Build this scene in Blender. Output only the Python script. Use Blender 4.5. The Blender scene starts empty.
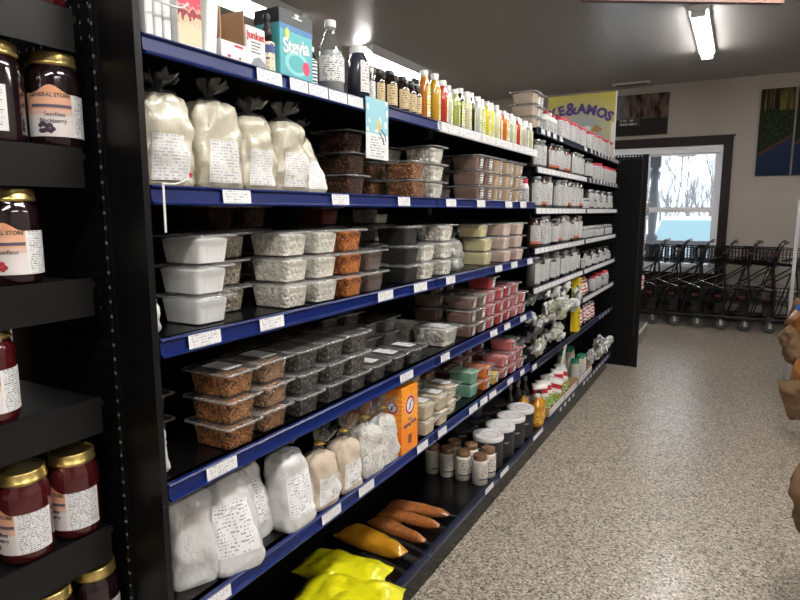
import bpy, bmesh, math, random
from mathutils import Vector, Matrix, noise, Euler
R = math.radians
S = bpy.context.scene
COL = S.collection
random.seed(4)

# ------------------------------------------------------------------ camera, world, exposure
cam_d = bpy.data.cameras.new('camera'); cam = bpy.data.objects.new('camera', cam_d); COL.objects.link(cam)
cam.location = (0, 0, 1.46); cam.rotation_euler = (R(90 - 8.37), 0, R(29.0))
cam_d.sensor_width = 36; cam_d.lens = 27.22; cam_d.clip_start = .02
S.camera = cam
S.view_settings.view_transform = 'Standard'; S.view_settings.look = 'None'
S.view_settings.exposure = 0.9; S.view_settings.gamma = 1; S.view_settings.use_curve_mapping = False
w = bpy.data.worlds.new('sky'); S.world = w; w.use_nodes = True
w.node_tree.nodes['Background'].inputs[0].default_value = (.86, .93, 1, 1)
w.node_tree.nodes['Background'].inputs[1].default_value = 1.15
TUBE = 30.0          # strength of the fluorescent tubes

# ------------------------------------------------------------------ materials
class G:
    """tiny node graph helper"""
    def __init__(s, name):
        s.m = bpy.data.materials.new(name); s.m.use_nodes = True
        s.t = s.m.node_tree; s.b = s.t.nodes['Principled BSDF']; s.o = s.t.nodes['Material Output']
    def n(s, typ, **k):
        x = s.t.nodes.new(typ)
        for a, v in k.items(): setattr(x, a, v)
        return x
    def l(s, a, b): s.t.links.new(a, b)
    def put(s, inp, v):
        if hasattr(v, 'is_linked') or isinstance(v, bpy.types.NodeSocket): s.l(v, inp)
        else: inp.default_value = v
    def math(s, op, a, b=0.0, c=0.0, clamp=False):
        x = s.n('ShaderNodeMath', operation=op, use_clamp=clamp)
        s.put(x.inputs[0], a); s.put(x.inputs[1], b); s.put(x.inputs[2], c)
        return x.outputs[0]
    def mix(s, f, a, b):
        x = s.n('ShaderNodeMix', data_type='RGBA'); s.put(x.inputs[0], f)
        for i, v in ((6, a), (7, b)):
            s.put(x.inputs[i], v if isinstance(v, bpy.types.NodeSocket) else (*v[:3], 1))
        return x.outputs[2]
    def coord(s, kind='Object', scale=None):
        o = s.n('ShaderNodeTexCoord').outputs[kind]
        if scale:
            mp = s.n('ShaderNodeMapping'); s.l(o, mp.inputs[0]); mp.inputs[3].default_value = scale; o = mp.outputs[0]
        return o
    def noise(s, vec, scale, detail=2, rough=.5, out=0):
        x = s.n('ShaderNodeTexNoise'); s.l(vec, x.inputs['Vector']); x.inputs['Scale'].default_value = scale
        x.inputs['Detail'].default_value = detail; x.inputs['Roughness'].default_value = rough
        return x.outputs[out]
    def ramp(s, f, pts, interp='LINEAR'):
        x = s.n('ShaderNodeValToRGB'); s.l(f, x.inputs[0]); e = x.color_ramp.elements; x.color_ramp.interpolation = interp
        while len(e) < len(pts): e.new(.5)
        for q, (p, c) in zip(e, pts): q.position = p; q.color = (*c[:3], 1)
        return x.outputs[0]
    def bump(s, h, strength=.3, dist=.002):
        x = s.n('ShaderNodeBump'); s.l(h, x.inputs['Height']); x.inputs['Strength'].default_value = strength
        x.inputs['Distance'].default_value = dist; s.l(x.outputs[0], s.b.inputs['Normal'])
    def base(s, c): s.put(s.b.inputs['Base Color'], c if isinstance(c, bpy.types.NodeSocket) else (*c[:3], 1))
    def set(s, rough=.5, metal=0., coat=0., spec=None, crough=.1):
        s.b.inputs['Roughness'].default_value = rough; s.b.inputs['Metallic'].default_value = metal
        s.b.inputs['Coat Weight'].default_value = coat; s.b.inputs['Coat Roughness'].default_value = crough
        if spec is not None: s.b.inputs['Specular IOR Level'].default_value = spec

MATS = {}
def mat(name, col, rough=.5, metal=0., coat=0., spec=None, bump=None):
    if name in MATS: return MATS[name]
    g = G(name); g.base(col); g.set(rough, metal, coat, spec)
    if bump: g.bump(g.noise(g.coord(), bump[0], 3), bump[1], bump[2])
    MATS[name] = g.m; return g.m

def emit(name, col, st):
    g = G(name); e = g.n('ShaderNodeEmission'); e.inputs[0].default_value = (*col, 1); e.inputs[1].default_value = st
    g.l(e.outputs[0], g.o.inputs[0]); MATS[name] = g.m; return g.m

def clear(name, tint=(1, 1, 1), gloss=.12, rough=.06, milk=.0, milkcol=(.8, .8, .8), wrinkle=0):
    g = G(name)
    tr = g.n('ShaderNodeBsdfTransparent'); tr.inputs[0].default_value = (*tint, 1)
    gl = g.n('ShaderNodeBsdfGlossy'); gl.inputs['Roughness'].default_value = rough
    ge = g.n('ShaderNodeNewGeometry'); dt = g.n('ShaderNodeVectorMath', operation='DOT_PRODUCT'); g.l(ge.outputs['Normal'], dt.inputs[0]); g.l(ge.outputs['Incoming'], dt.inputs[1])
    cs = g.math('ABSOLUTE', dt.outputs['Value'])
    f = g.math('ADD', g.math('MULTIPLY', g.math('POWER', g.math('SUBTRACT', 1.0, cs), 5.0), .6), gloss, clamp=True)
    if wrinkle:
        b = g.n('ShaderNodeBump'); b.inputs['Strength'].default_value = .8; b.inputs['Distance'].default_value = .004
        g.l(g.noise(g.coord(), wrinkle, 4), b.inputs['Height']); g.l(b.outputs[0], gl.inputs['Normal'])
    mx = g.n('ShaderNodeMixShader'); g.l(f, mx.inputs[0]); g.l(tr.outputs[0], mx.inputs[1]); g.l(gl.outputs[0], mx.inputs[2])
    out = mx.outputs[0]
    if milk:
        df = g.n('ShaderNodeBsdfDiffuse'); df.inputs[0].default_value = (*milkcol, 1)
        m2 = g.n('ShaderNodeMixShader'); m2.inputs[0].default_value = milk; g.l(out, m2.inputs[1]); g.l(df.outputs[0], m2.inputs[2]); out = m2.outputs[0]
    g.l(out, g.o.inputs[0]); MATS[name] = g.m; return g.m

def grain(name, c1, c2, c3=None, scale=160, rough=.55, strength=1.0):
    if name in MATS: return MATS[name]
    g = G(name); v = g.n('ShaderNodeTexVoronoi'); g.l(g.coord(), v.inputs['Vector']); v.inputs['Scale'].default_value = scale
    sep = g.n('ShaderNodeSeparateColor'); g.l(v.outputs['Color'], sep.inputs[0])
    c = g.mix(sep.outputs[0], c1, c2)
    if c3: c = g.mix(g.math('GREATER_THAN', sep.outputs[1], .75), c, c3)
    g.base(c)
    g.bump(g.math('SUBTRACT', 1.0, v.outputs['Distance']), strength, 1.0 / scale)
    g.set(rough); MATS[name] = g.m; return g.m

def powder(name, c, rough=.7, wr=25, st=.5, coat=0.):
    if name in MATS: return MATS[name]
    g = G(name); n = g.noise(g.coord(), wr, 5, .6)
    g.base(g.mix(n, tuple(x * .93 for x in c), c)); g.bump(n, st, .012); g.set(rough, coat=coat, crough=.18); MATS[name] = g.m; return g.m

def printed(name, base=(.85, .85, .83), ink=(.06, .06, .07), rows=9, dens=.5, uf=26, bands=(), blocks=(), margin=.08, rough=.45):
    """printed label: rows of broken type, colour bands (v0,v1,col) and blocks (u0,u1,v0,v1,col)"""
    if name in MATS: return MATS[name]
    g = G(name); sep = g.n('ShaderNodeSeparateXYZ'); g.l(g.coord('UV'), sep.inputs[0]); u, v = sep.outputs[0], sep.outputs[1]
    vr = g.math('MULTIPLY', v, float(rows)); fl = g.math('FLOOR', vr); fr = g.math('FRACT', vr)
    comb = g.n('ShaderNodeCombineXYZ'); g.l(g.math('MULTIPLY', u, float(uf)), comb.inputs[0]); g.l(g.math('MULTIPLY', fl, 3.71), comb.inputs[1])
    nz = g.noise(comb.outputs[0], 1.0, 0)
    comb2 = g.n('ShaderNodeCombineXYZ'); g.l(g.math('MULTIPLY', fl, 5.3), comb2.inputs[1])
    ln = g.noise(comb2.outputs[0], 1.0, 0)              # row length varies
    inrow = g.math('MULTIPLY', g.math('GREATER_THAN', fr, .3), g.math('LESS_THAN', fr, .74))
    inu = g.math('MULTIPLY', g.math('GREATER_THAN', u, margin), g.math('LESS_THAN', u, g.math('ADD', g.math('MULTIPLY', ln, .9), .38)))
    inu = g.math('MULTIPLY', inu, g.math('LESS_THAN', u, 1 - margin))
    msk = g.math('MULTIPLY', g.math('MULTIPLY', inrow, inu), g.math('GREATER_THAN', nz, 1 - dens))
    c = g.mix(0.0, base, base)
    for v0, v1, bc in bands:
        c = g.mix(g.math('MULTIPLY', g.math('GREATER_THAN', v, v0), g.math('LESS_THAN', v, v1)), c, bc)
    c = g.mix(msk, c, ink)
    for u0, u1, v0, v1, bc in blocks:
        f = g.math('MULTIPLY', g.math('MULTIPLY', g.math('GREATER_THAN', v, v0), g.math('LESS_THAN', v, v1)),
                   g.math('MULTIPLY', g.math('GREATER_THAN', u, u0), g.math('LESS_THAN', u, u1)))
        c = g.mix(f, c, bc)
    g.base(c); g.set(rough); MATS[name] = g.m; return g.m

black = mat('black painted metal', (.0035, .0035, .004), .5, spec=.25, bump=(900, .15, .0006))
black_g = mat('black glossy metal', (.0035, .0035, .004), .25, spec=.35)
blue = mat('blue price rail plastic', (.003, .013, .105), .28)
white_p = mat('white plastic', (.78, .78, .76), .4)
steel = mat('zinc wire', (.55, .55, .56), .35, .9)
chrome = mat('chrome', (.6, .6, .62), .2, 1)
tagm = printed('shelf tag print', (.8, .8, .8), (.4, .4, .4), 5, .5, 22)
clearp = clear('clear tub plastic', gloss=.03, rough=.08, milk=.004, wrinkle=45)
clearlid = clear('clear lid plastic', gloss=.12, rough=.12, milk=.06, milkcol=(.75, .75, .74))
rim_highlight = clear('milky rim highlight', gloss=.3, rough=.15, milk=.22, milkcol=(.85, .85, .84), wrinkle=90)  # milky tint paints the bright edge highlights of the tubs
clearb = clear('clear bag film', gloss=.07, rough=.15, milk=.025, wrinkle=60)
glassm = clear('clear bottle glass', (.93, .95, .95), gloss=.08, rough=.03, milk=.04)
winglass = clear('window glass', (.97, .98, .98), gloss=.0, rough=.01)
cardb = mat('corrugated cardboard', (.42, .27, .16), .8)
kraft = mat('brown kraft paper', (.2, .115, .055), .75, bump=(25, .6, .01))
gold = mat('gold lid metal', (.62, .46, .16), .28, .85)
redlid = mat('red lid', (.45, .01, .03), .4)
blk_p = mat('black plastic lid', (.02, .02, .02), .4)

# ------------------------------------------------------------------ mesh building
class MB:
    def __init__(s): s.v = []; s.f = []; s.uv = {}; s.sm = set()
    def add(s, vs, fs, uvs=None, smooth=False, M=None):
        o = len(s.v); s.v += [tuple(M @ Vector(p)) if M else tuple(p) for p in vs]
        for i, f in enumerate(fs):
            if uvs: s.uv[len(s.f)] = uvs[i]
            if smooth: s.sm.add(len(s.f))
            s.f.append([o + k for k in f])
        return s
    def box(s, x0, x1, y0, y1, z0, z1, M=None):
        vs = [(x0, y0, z0), (x1, y0, z0), (x1, y1, z0), (x0, y1, z0), (x0, y0, z1), (x1, y0, z1), (x1, y1, z1), (x0, y1, z1)]
        return s.add(vs, [(0, 3, 2, 1), (4, 5, 6, 7), (0, 1, 5, 4), (1, 2, 6, 5), (2, 3, 7, 6), (3, 0, 4, 7)],
                     [[(0, 0), (0, 1), (1, 1), (1, 0)]] + [[(0, 0), (1, 0), (1, 1), (0, 1)]] * 5, M=M)
    def quad(s, a, b, c, d, M=None): return s.add([a, b, c, d], [(0, 1, 2, 3)], [[(0, 0), (1, 0), (1, 1), (0, 1)]], M=M)
    def rings(s, rs, cap0=True, cap1=True, smooth=True, M=None, closed=True):
        n = len(rs[0]); vs = [p for r in rs for p in r]; fs = []; uv = []
        for i in range(len(rs) - 1):
            for k in range(n if closed else n - 1):
                k2 = (k + 1) % n
                fs.append((i * n + k, i * n + k2, (i + 1) * n + k2, (i + 1) * n + k))
                u0, u1 = k / (n if closed else n - 1), (k + 1) / (n if closed else n - 1); v0, v1 = i / (len(rs) - 1), (i + 1) / (len(rs) - 1)
                uv.append([(u0, v0), (u1, v0), (u1, v1), (u0, v1)])
        s.add(vs, fs, uv, smooth, M)
        if cap0: s.add(rs[0][::-1], [tuple(range(n))], M=M)
        if cap1: s.add(rs[-1], [tuple(range(n))], M=M)
        return s
    def lathe(s, prof, n=24, M=None, cap0=True, cap1=True):
        return s.rings([[(r * math.cos(2 * math.pi * k / n), r * math.sin(2 * math.pi * k / n), z) for k in range(n)] for r, z in prof], cap0, cap1, True, M)
    def tube(s, pts, r, n=6, M=None):
        pts = [Vector(p) for p in pts]; rs = []
        for i, p in enumerate(pts):
            d = (pts[min(i + 1, len(pts) - 1)] - pts[max(i - 1, 0)]).normalized()
            a = Vector((0, 0, 1)) if abs(d.z) < .9 else Vector((1, 0, 0))
            x = d.cross(a).normalized(); y = d.cross(x).normalized()
            rs.append([tuple(p + (x * math.cos(2 * math.pi * k / n) + y * math.sin(2 * math.pi * k / n)) * r) for k in range(n)])
        return s.rings(rs, True, True, n > 4, M)
    def mesh(s, name, m):
        me = bpy.data.meshes.new(name); me.from_pydata(s.v, [], s.f)
        uvl = me.uv_layers.new(name='UVMap')
        for p in me.polygons:
            if p.index in s.sm: p.use_smooth = True
            q = s.uv.get(p.index)
            if q:
                for li, c in zip(p.loop_indices, q): uvl.data[li].uv = c
        me.materials.append(m); me.update(); return me
    def build(s, name, m, parent=None, loc=None, rot=None, kind=None):
        return link(name, s.mesh(name, m), parent, loc, rot, kind)

def link(name, me, parent=None, loc=None, rot=None, kind=None):
    o = bpy.data.objects.new(name, me); COL.objects.link(o)
    if parent: o.parent = parent
    if loc: o.location = loc
    if rot: o.rotation_euler = rot
    if kind: o['kind'] = kind
    return o
def tag(o, label, cat, group=None, kind=None):
    o['label'] = label; o['category'] = cat
    if group: o['group'] = group
    if kind: o['kind'] = kind
    return o
def thing(name, label, cat, loc=(0, 0, 0), rot=(0, 0, 0), group=None):
    o = bpy.data.objects.new(name, None); COL.objects.link(o); o.empty_display_size = .05
    o.location = loc; o.rotation_euler = rot
    return tag(o, label, cat, group)
def dup(o, label, loc, rot=(0, 0, 0), group=None, scale=None):
    def cp(a, par):
        c = a.copy(); COL.objects.link(c)
        if par: c.parent = par
        for ch in a.children: cp(ch, c)
        return c
    c = cp(o, None); c.location = loc; c.rotation_euler = rot; c['label'] = label
    if scale: c.scale = scale
    if group: c['group'] = group
    return c
USED = set()
def place(proto, label, loc, rot=(0, 0, 0), group=None, scale=None):
    """first call moves the prototype itself, later calls copy it with its parts"""
    if proto.name not in USED:
        USED.add(proto.name); proto.location = loc; proto.rotation_euler = rot; proto['label'] = label
        if group: proto['group'] = group
        if scale: proto.scale = scale
        return proto
    return dup(proto, label, loc, rot, group, scale)

def text(s, size, m, name, parent=None, M=None, wrap=None, extrude=.0004, bold=0., align='CENTER', space=1.0):
    """lettering as its own thin mesh; local x right, y up, z out of the surface; wrap=r bends it round a cylinder (z up)"""
    c = bpy.data.curves.new(name, 'FONT'); c.body = s; c.size = size; c.align_x = align; c.align_y = 'CENTER'
    c.extrude = extrude; c.offset = bold; c.resolution_u = 3; c.space_character = space
    t = bpy.data.objects.new(name, c); COL.objects.link(t); bpy.context.view_layer.update()
    me = bpy.data.meshes.new_from_object(t.evaluated_get(bpy.context.evaluated_depsgraph_get()))
    bpy.data.objects.remove(t); bpy.data.curves.remove(c)
    me.name = name
    if wrap:
        r, a0, z0 = wrap
        for v in me.vertices:
            a = a0 + v.co.x / r; q = r + v.co.z
            v.co = Vector((q * math.cos(a), q * math.sin(a), z0 + v.co.y))
    if M: me.transform(M)
    me.materials.clear(); me.materials.append(m)
    return link(name, me, parent)
def face_x(x, y, z):    # lettering frame on a face that looks along +x: text runs along +y
    return Matrix(((0, 0, 1, x), (1, 0, 0, y), (0, 1, 0, z), (0, 0, 0, 1)))
def face_ny(x, y, z):   # on a face that looks along -y
    return Matrix(((1, 0, 0, x), (0, 0, -1, y), (0, 1, 0, z), (0, 0, 0, 1)))

# ------------------------------------------------------------------ room shell
XL, XR, Y0, YW, ZC = -5.2, 3.4, -2.6, 9.2, 3.16
def floor_mat():
    g = G('flake epoxy floor'); c = g.coord()
    v = g.n('ShaderNodeTexVoronoi'); g.l(c, v.inputs['Vector']); v.inputs['Scale'].default_value = 135
    sp = g.n('ShaderNodeSeparateColor'); g.l(v.outputs['Color'], sp.inputs[0])
    col = g.ramp(sp.outputs[0], [(0, (.02, .018, .015)), (.1, (.1, .08, .06)), (.25, (.25, .208, .155)), (.55, (.385, .335, .265)), (.8, (.53, .475, .39)), (1, (.72, .67, .58))])
    big = g.noise(c, 2.2, 3)
    col = g.mix(g.math('MULTIPLY', big, .25), col, (.2, .165, .12))
    g.base(col); g.set(.3, coat=.5, crough=.2)
    g.b.inputs['Roughness'].default_value = .34
    g.bump(g.noise(c, 60, 2), .25, .002); return g.m
def ceil_mat():
    g = G('ceiling metal panel'); c = g.coord('Object', (1, .25, 1))
    n = g.noise(c, 1.6, 5, .6)
    g.base(g.mix(n, (.27, .255, .24), (.36, .345, .33))); g.set(.34)
    g.bump(g.noise(g.coord('Object', (3, .6, 1)), 3.0, 3), .25, .02); return g.m
def wall_mat():
    g = G('warm grey wall paint'); n = g.noise(g.coord(), 1.5, 4)
    g.base(g.mix(n, (.33, .295, .26), (.385, .35, .31))); g.set(.7); g.bump(g.noise(g.coord(), 120, 2), .2, .001); return g.m
wallm = wall_mat()
MB().box(XL - .1, XR + .1, Y0 - .1, YW + .12, -.1, 0).build('floor', floor_mat(), kind='structure')
MB().box(XL - .1, XR + .1, Y0 - .1, YW + .12, ZC, ZC + .1).build('ceiling', ceil_mat(), kind='structure')
MB().box(XL - .1, XL, Y0 - .1, YW + .12, 0, ZC).build('wall_left', wallm, kind='structure')
MB().box(XR, XR + .1, Y0 - .1, YW + .12, 0, ZC).build('wall_right', wallm, kind='structure')
MB().box(XL, XR, Y0 - .1, Y0, 0, ZC).build('wall_near', wallm, kind='structure')
wx0, wx1, wz0, wz1 = -1.95, -.235, .62, 2.325     # window opening in the far wall
b = MB(); b.box(XL, wx0, YW, YW + .12, 0, ZC); b.box(wx1, XR, YW, YW + .12, 0, ZC); b.box(wx0, wx1, YW, YW + .12, 0, wz0); b.box(wx0, wx1, YW, YW + .12, wz1, ZC)
b.build('wall_far', wallm, kind='structure')
dark_wood = G('dark stained wood trim'); n_ = dark_wood.noise(dark_wood.coord('Object', (8, 8, 1)), 9, 5)
dark_wood.base(dark_wood.mix(n_, (.006, .0035, .0025), (.02, .01, .007))); dark_wood.set(.5, spec=.25); dark_wood = dark_wood.m
t_ = .112
b = MB(); b.box(wx0 - t_, wx1 + t_, YW - .03, YW, wz1, wz1 + .115); b.box(wx0 - t_, wx0, YW - .03, YW, .1, wz1); b.box(wx1, wx1 + t_, YW - .03, YW, .1, wz1)
b.box(wx0, wx1, YW - .03, YW, wz0 - .12, wz0); b.box(wx0 - t_ - .02, wx1 + t_ + .02, YW - .04, YW, wz1 + .1, wz1 + .122)
b.build('trim_1', dark_wood, kind='structure')
win = link('window_1', None, kind='structure')
wf = mat('white window vinyl', (.82, .84, .88), .35)
b = MB()
fw = .055
b.box(wx0, wx1, YW - .005, YW + .08, wz1 - .09, wz1); b.box(wx0, wx1, YW - .005, YW + .08, wz0, wz0 + .075)
b.box(wx0, wx0 + fw, YW - .005, YW + .08, wz0 + .075, wz1 - .09); b.box(wx1 - fw, wx1, YW - .005, YW + .08, wz0 + .075, wz1 - .09)
b.box(-1.255, -1.16, YW - .004, YW + .08, wz0 + .075, wz1 - .09)
b.build('window_frame', wf, win)
b = MB(); b.box(-1.16, wx1 - fw, YW + .01, YW + .06, 1.44, 1.51); b.box(-1.16, -1.13, YW + .02, YW + .06, wz0 + .07, wz1 - .05); b.box(wx1 - fw - .03, wx1 - fw, YW + .02, YW + .06, wz0 + .07, wz1 - .05)
b.box(-1.16, wx1 - fw, YW + .02, YW + .06, wz0 + .075, wz0 + .115); b.box(-1.16, wx1 - fw, YW + .02, YW + .06, wz1 - .115, wz1 - .09)
b.build('window_sash', wf, win)
b = MB(); b.box(-1.13, wx1 - fw - .03, YW + .035, YW + .04, wz0 + .115, 1.44); b.box(-1.13, wx1 - fw - .03, YW + .035, YW + .04, 1.51, wz1 - .115); b.box(wx0 + fw, -1.255, YW + .035, YW + .04, wz0 + .075, wz1 - .055)
b.build('window_pane', winglass, win)
b = MB(); b.box(-.78, -.56, YW + .005, YW + .02, wz1 - .135, wz1 - .12); b.build('window_lock_strip', white_p, win)
b = MB(); b.box(wx0 - t_, wx1 + t_, YW - .015, YW, .0, wz0 - .12); b.build('dark_low_panel', dark_wood, kind='structure')  # dark panel from the floor up to the sill board
b = MB(); b.box(wx1 + t_, XR, YW - .015, YW, 0, .1); b.build('baseboard_far', dark_wood, kind='structure')

# ------------------------------------------------------------------ fluorescent lights
tubem = emit('lit fluorescent tube', (1, .97, .94), TUBE)
refl = mat('white enamel reflector', (.8, .8, .8), .35)
def fixture(L=1.7):
    t = thing('fluorescent_light', '', 'ceiling light')
    b = MB()
    prof = [(-.075, 0), (-.075, -.035), (-.03, -.05), (.03, -.05), (.075, -.035), (.075, 0)]
    b.rings([[(x, -L / 2, z) for x, z in prof], [(x, L / 2, z) for x, z in prof]], smooth=False); b.build('housing', refl, t)
    for s in (-1, 1):
        b = MB(); b.tube([(s * .034, -L / 2 + .05, -.072), (s * .034, L / 2 - .05, -.072)], .015, 8); b.build('tube', tubem, t)
    for e in (-1, 1):
        b = MB(); b.box(-.055, .055, e * (L / 2 - .03) - .015, e * (L / 2 - .03) + .015, -.09, -.045); b.build('socket', white_p, t)
    return t
fx = fixture()
place(fx, 'lit two-tube fluorescent fixture above the aisle near the far window', (-.415, 6.72, ZC), (0, 0, 0))
def wide_fixture(L=1.75):
    t = thing('wide_fluorescent_light', '', 'ceiling light')
    b = MB(); prof = [(-.135, -.085), (-.05, -.02), (.05, -.02), (.135, -.085), (.135, -.10), (.145, -.10), (.145, 0), (-.145, 0), (-.145, -.10), (-.135, -.10)]
    b.rings([[(x, -L / 2, z) for x, z in prof], [(x, L / 2, z) for x, z in prof]], smooth=False); b.build('housing', refl, t)
    for s in (-1, 0, 1):
        b = MB(); b.tube([(s * .075, -L / 2 + .05, -.085), (s * .1, L / 2 - .05, -.085)], .018, 8); b.build('tube', tubem, t)
    return t
wfx = wide_fixture()
for i, y in enumerate((3.9, 1.5, -.9)):
    place(wfx, ['farthest', 'middle', 'nearest'][i] + ' wide lit fixture added unseen over the aisle, for frontal light on the shelves', (.42, y, ZC))  # unseen row added to throw frontal light on the shelf fronts
place(wfx, 'wide lit fluorescent fixture behind the shelving, above the small dark bottles', (-3.55, 6.23, ZC), (0, 0, 0), None, (1, .76, 1))
for i, y in enumerate((3.74, 1.24)):
    place(wfx, ['wide lit fluorescent fixture above the boxes and cardboard tray', 'wide fluorescent fixture of the row behind the shelving, hidden at left'][i], (-3.55, y, ZC), (0, 0, 0), None, (1, .76, 1))
for i, y in enumerate((6.2, 3.2, .2)):
    place(fx, ['farthest', 'middle', 'nearest'][i] + ' fluorescent fixture of the unseen fill row added over the right aisle', (2.3, y, ZC))  # unseen row added as fill light for the shelf fronts
b = MB(); b.box(-1.62, -1.15, 8.86, 8.98, ZC - .02, ZC); o = b.build('ceiling_vent', mat('pale vent metal', (.5, .48, .46), .5))
tag(o, 'narrow pale slot vent on the ceiling above the window', 'vent')
vb = MB(); vb.box(-1.58, -1.19, 8.885, 8.955, ZC - .022, ZC - .02); vb.build('vent_slot', black, o)

# ------------------------------------------------------------------ hanging wooden sign at the top of the picture
sg = thing('hanging_wood_sign', 'brown wooden board hanging from the ceiling over the aisle', 'sign', (-.37, 4.05, 2.655), (0, 0, math.atan2(.61, 1.0)))
wd = G('reddish board wood'); nn = wd.noise(wd.coord('Object', (1, 4, 14)), 6, 5); wd.base(wd.mix(nn, (.10, .045, .03), (.26, .14, .11))); wd.set(.5)
b = MB(); b.box(-.59, .59, -.02, .02, 0, .28); b.build('board', wd.m, sg)
for s in (-.5, .5):
    b = MB(); b.tube([(s, 0, .28), (s, 0, .5)], .004); b.build('hanging_chain', steel, sg)

# ------------------------------------------------------------------ shelving: units, shelves, rails, tags
XF, XB = -.95, -1.42                     # front of the shelves, back panel
tag_me = MB().quad((0, -.5, -.5), (0, .5, -.5), (0, .5, .5), (0, -.5, .5)).mesh('price_tag', tagm)
ORD = ['first', 'second', 'third', 'fourth', 'fifth', 'sixth', 'seventh', 'eighth', 'ninth', 'tenth', 'eleventh', 'twelfth', 'thirteenth',
       'fourteenth', 'fifteenth', 'sixteenth', 'seventeenth', 'eighteenth', 'nineteenth', 'twentieth', 'twenty-first', 'twenty-second', 'twenty-third', 'twenty-fourth', 'twenty-fifth', 'twenty-sixth', 'twenty-seventh', 'twenty-eighth', 'twenty-ninth', 'thirtieth']
def shelf(parent, y0, y1, z, railm, tags=(), xb=XB, strip=None, xf=XF):
    s = MB(); s.box(xb, xf - .012, y0 + .004, y1 - .004, z - .018, z - .002); s.box(xf - .03, xf - .012, y0 + .004, y1 - .004, z - .03, z - .002)
    # underside ribs and brackets
    s.box(xb, xf - .03, y0 + .006, y0 + .012, z - .06, z - .018); s.box(xb, xf - .03, y1 - .012, y1 - .006, z - .06, z - .018)
    so = s.build('shelf', black_g, parent)
    # rail: slightly leaning, concave channel with rolled lips
    prof = [(xf - .012, z), (xf - .002, z + .0005), (xf + .001, z - .003), (xf - .005, z - .007), (xf - .003, z - .028), (xf + .005, z - .032), (xf + .004, z - .036), (xf - .012, z - .034)]
    r = MB(); r.rings([[(x, y0 + .003, q) for x, q in prof], [(x, y1 - .003, q) for x, q in prof]], smooth=False)
    r.build('price_rail', railm, so)
    for a, c in tags:
        o = link('price_tag', tag_me, so, (xf + .002, (a + c) / 2, z - .0175), (0, R(-4), 0)); o.scale = (1, c - a, .029)
    return so
def unit(name, label, y0, y1, ztop, base_tags=()):
    t = thing(name, label, 'shelving unit', (0, 0, 0))
    b = MB(); b.box(XB - .012, XB, y0, y1, .16, ztop - .03); b.build('back_panel', black, t)
    for y in (y0 + .0165, y1 - .0165):
        b = MB(); b.box(XB - .03, XB + .02, y - .016, y + .016, 0, ztop); b.build('upright', black, t)
    b = MB(); b.box(XB, XF - .012, y0 + .002, y1 - .002, .15, .166); b.box(XF - .05, XF - .035, y0, y1, 0, .15); b.box(XB, XF - .04, y0, y0 + .01, 0, .15); so = b.build('base_deck', black_g, t)
    prof = [(XF - .012, .17), (XF - .002, .1705), (XF + .001, .166), (XF - .005, .162), (XF - .003, .14), (XF + .005, .137), (XF - .012, .134)]
    r = MB(); r.rings([[(x, y0 + .002, q) for x, q in prof], [(x, y1 - .002, q) for x, q in prof]], smooth=False); r.build('price_rail', mat('dark blue rail', (.006, .01, .035), .35), so)
    for a, c in base_tags: o = link('price_tag', tag_me, so, (XF + .002, (a + c) / 2, .151), (0, R(-4), 0)); o.scale = (1, c - a, .026)
    return t
YS = [.768, 1.995, 3.21, 4.46, 5.76]
ZS = {1: 1.776, 2: 1.5075, 3: 1.215, 4: .921, 5: .628, 6: .168}
T = {1: [(1.062, 1.146), (1.175, 1.244), (1.248, 1.327), (1.332, 1.415), (1.42, 1.496)],
     2: [(0.945, 1.029), (1.338, 1.419), (1.698, 1.779), (2.063, 2.154), (2.369, 2.46), (2.716, 2.816), (2.939, 3.037)],
     3: [(0.835, 0.922), (1.044, 1.129), (1.572, 1.665), (1.81, 1.909), (2.07, 2.154), (2.602, 2.696), (2.826, 2.918), (3.083, 3.172)],
     4: [(0.865, 0.954), (1.712, 1.805), (2.03, 2.11), (2.557, 2.649), (2.747, 2.835), (2.993, 3.096)],
     5: [(0.844, 0.919), (1.266, 1.358), (1.454, 1.542), (1.838, 1.925), (2.012, 2.09), (2.322, 2.415), (2.449, 2.536), (2.562, 2.655), (2.813, 2.902), (3.02, 3.09)],
     6: [(2.537, 2.644), (2.744, 2.865)]}
u1 = unit('shelving_unit', 'black shelving unit with blue rails nearest the camera, holding flour bags and tubs', YS[0], YS[1], 1.99)
u2 = unit('shelving_unit', 'second black shelving unit, white top rail, beneath the flavouring bottles', YS[1], YS[2], 1.99, T[6])
for lv, z in ZS.items():
    if lv == 6: continue
    a = [t for t in T[lv] if t[1] < YS[1] + .02]; c = [t for t in T[lv] if t[0] > YS[1]]
    shelf(u1, YS[0], YS[1], z, blue, a)
    if lv == 1: shelf(u2, YS[1], YS[2], z, mat('white price rail', (.7, .7, .7), .3), [(YS[1] + .02 + i * .4, YS[1] + .405 + i * .4) for i in range(3)])
    else: shelf(u2, YS[1], YS[2], z, blue, c)
ZF = [1.898, 1.695, 1.477, 1.26, 1.042, .83, .604]
u3 = unit('shelving_unit', 'third shelving unit with close-set shelves of glass jars under the yellow sign', YS[2], YS[3], 1.99, [(3.305, 3.5)] + [(3.9 + i * .12, 3.95 + i * .12) for i in range(4)])
u4 = unit('shelving_unit', 'farthest shelving unit of glass jars, beside the perforated black end panel', YS[3], YS[4], 1.99, [(4.6 + i * .12, 4.66 + i * .12) for i in range(9)])
darkrail = mat('dark blue rail', (.006, .01, .035), .35)
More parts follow.
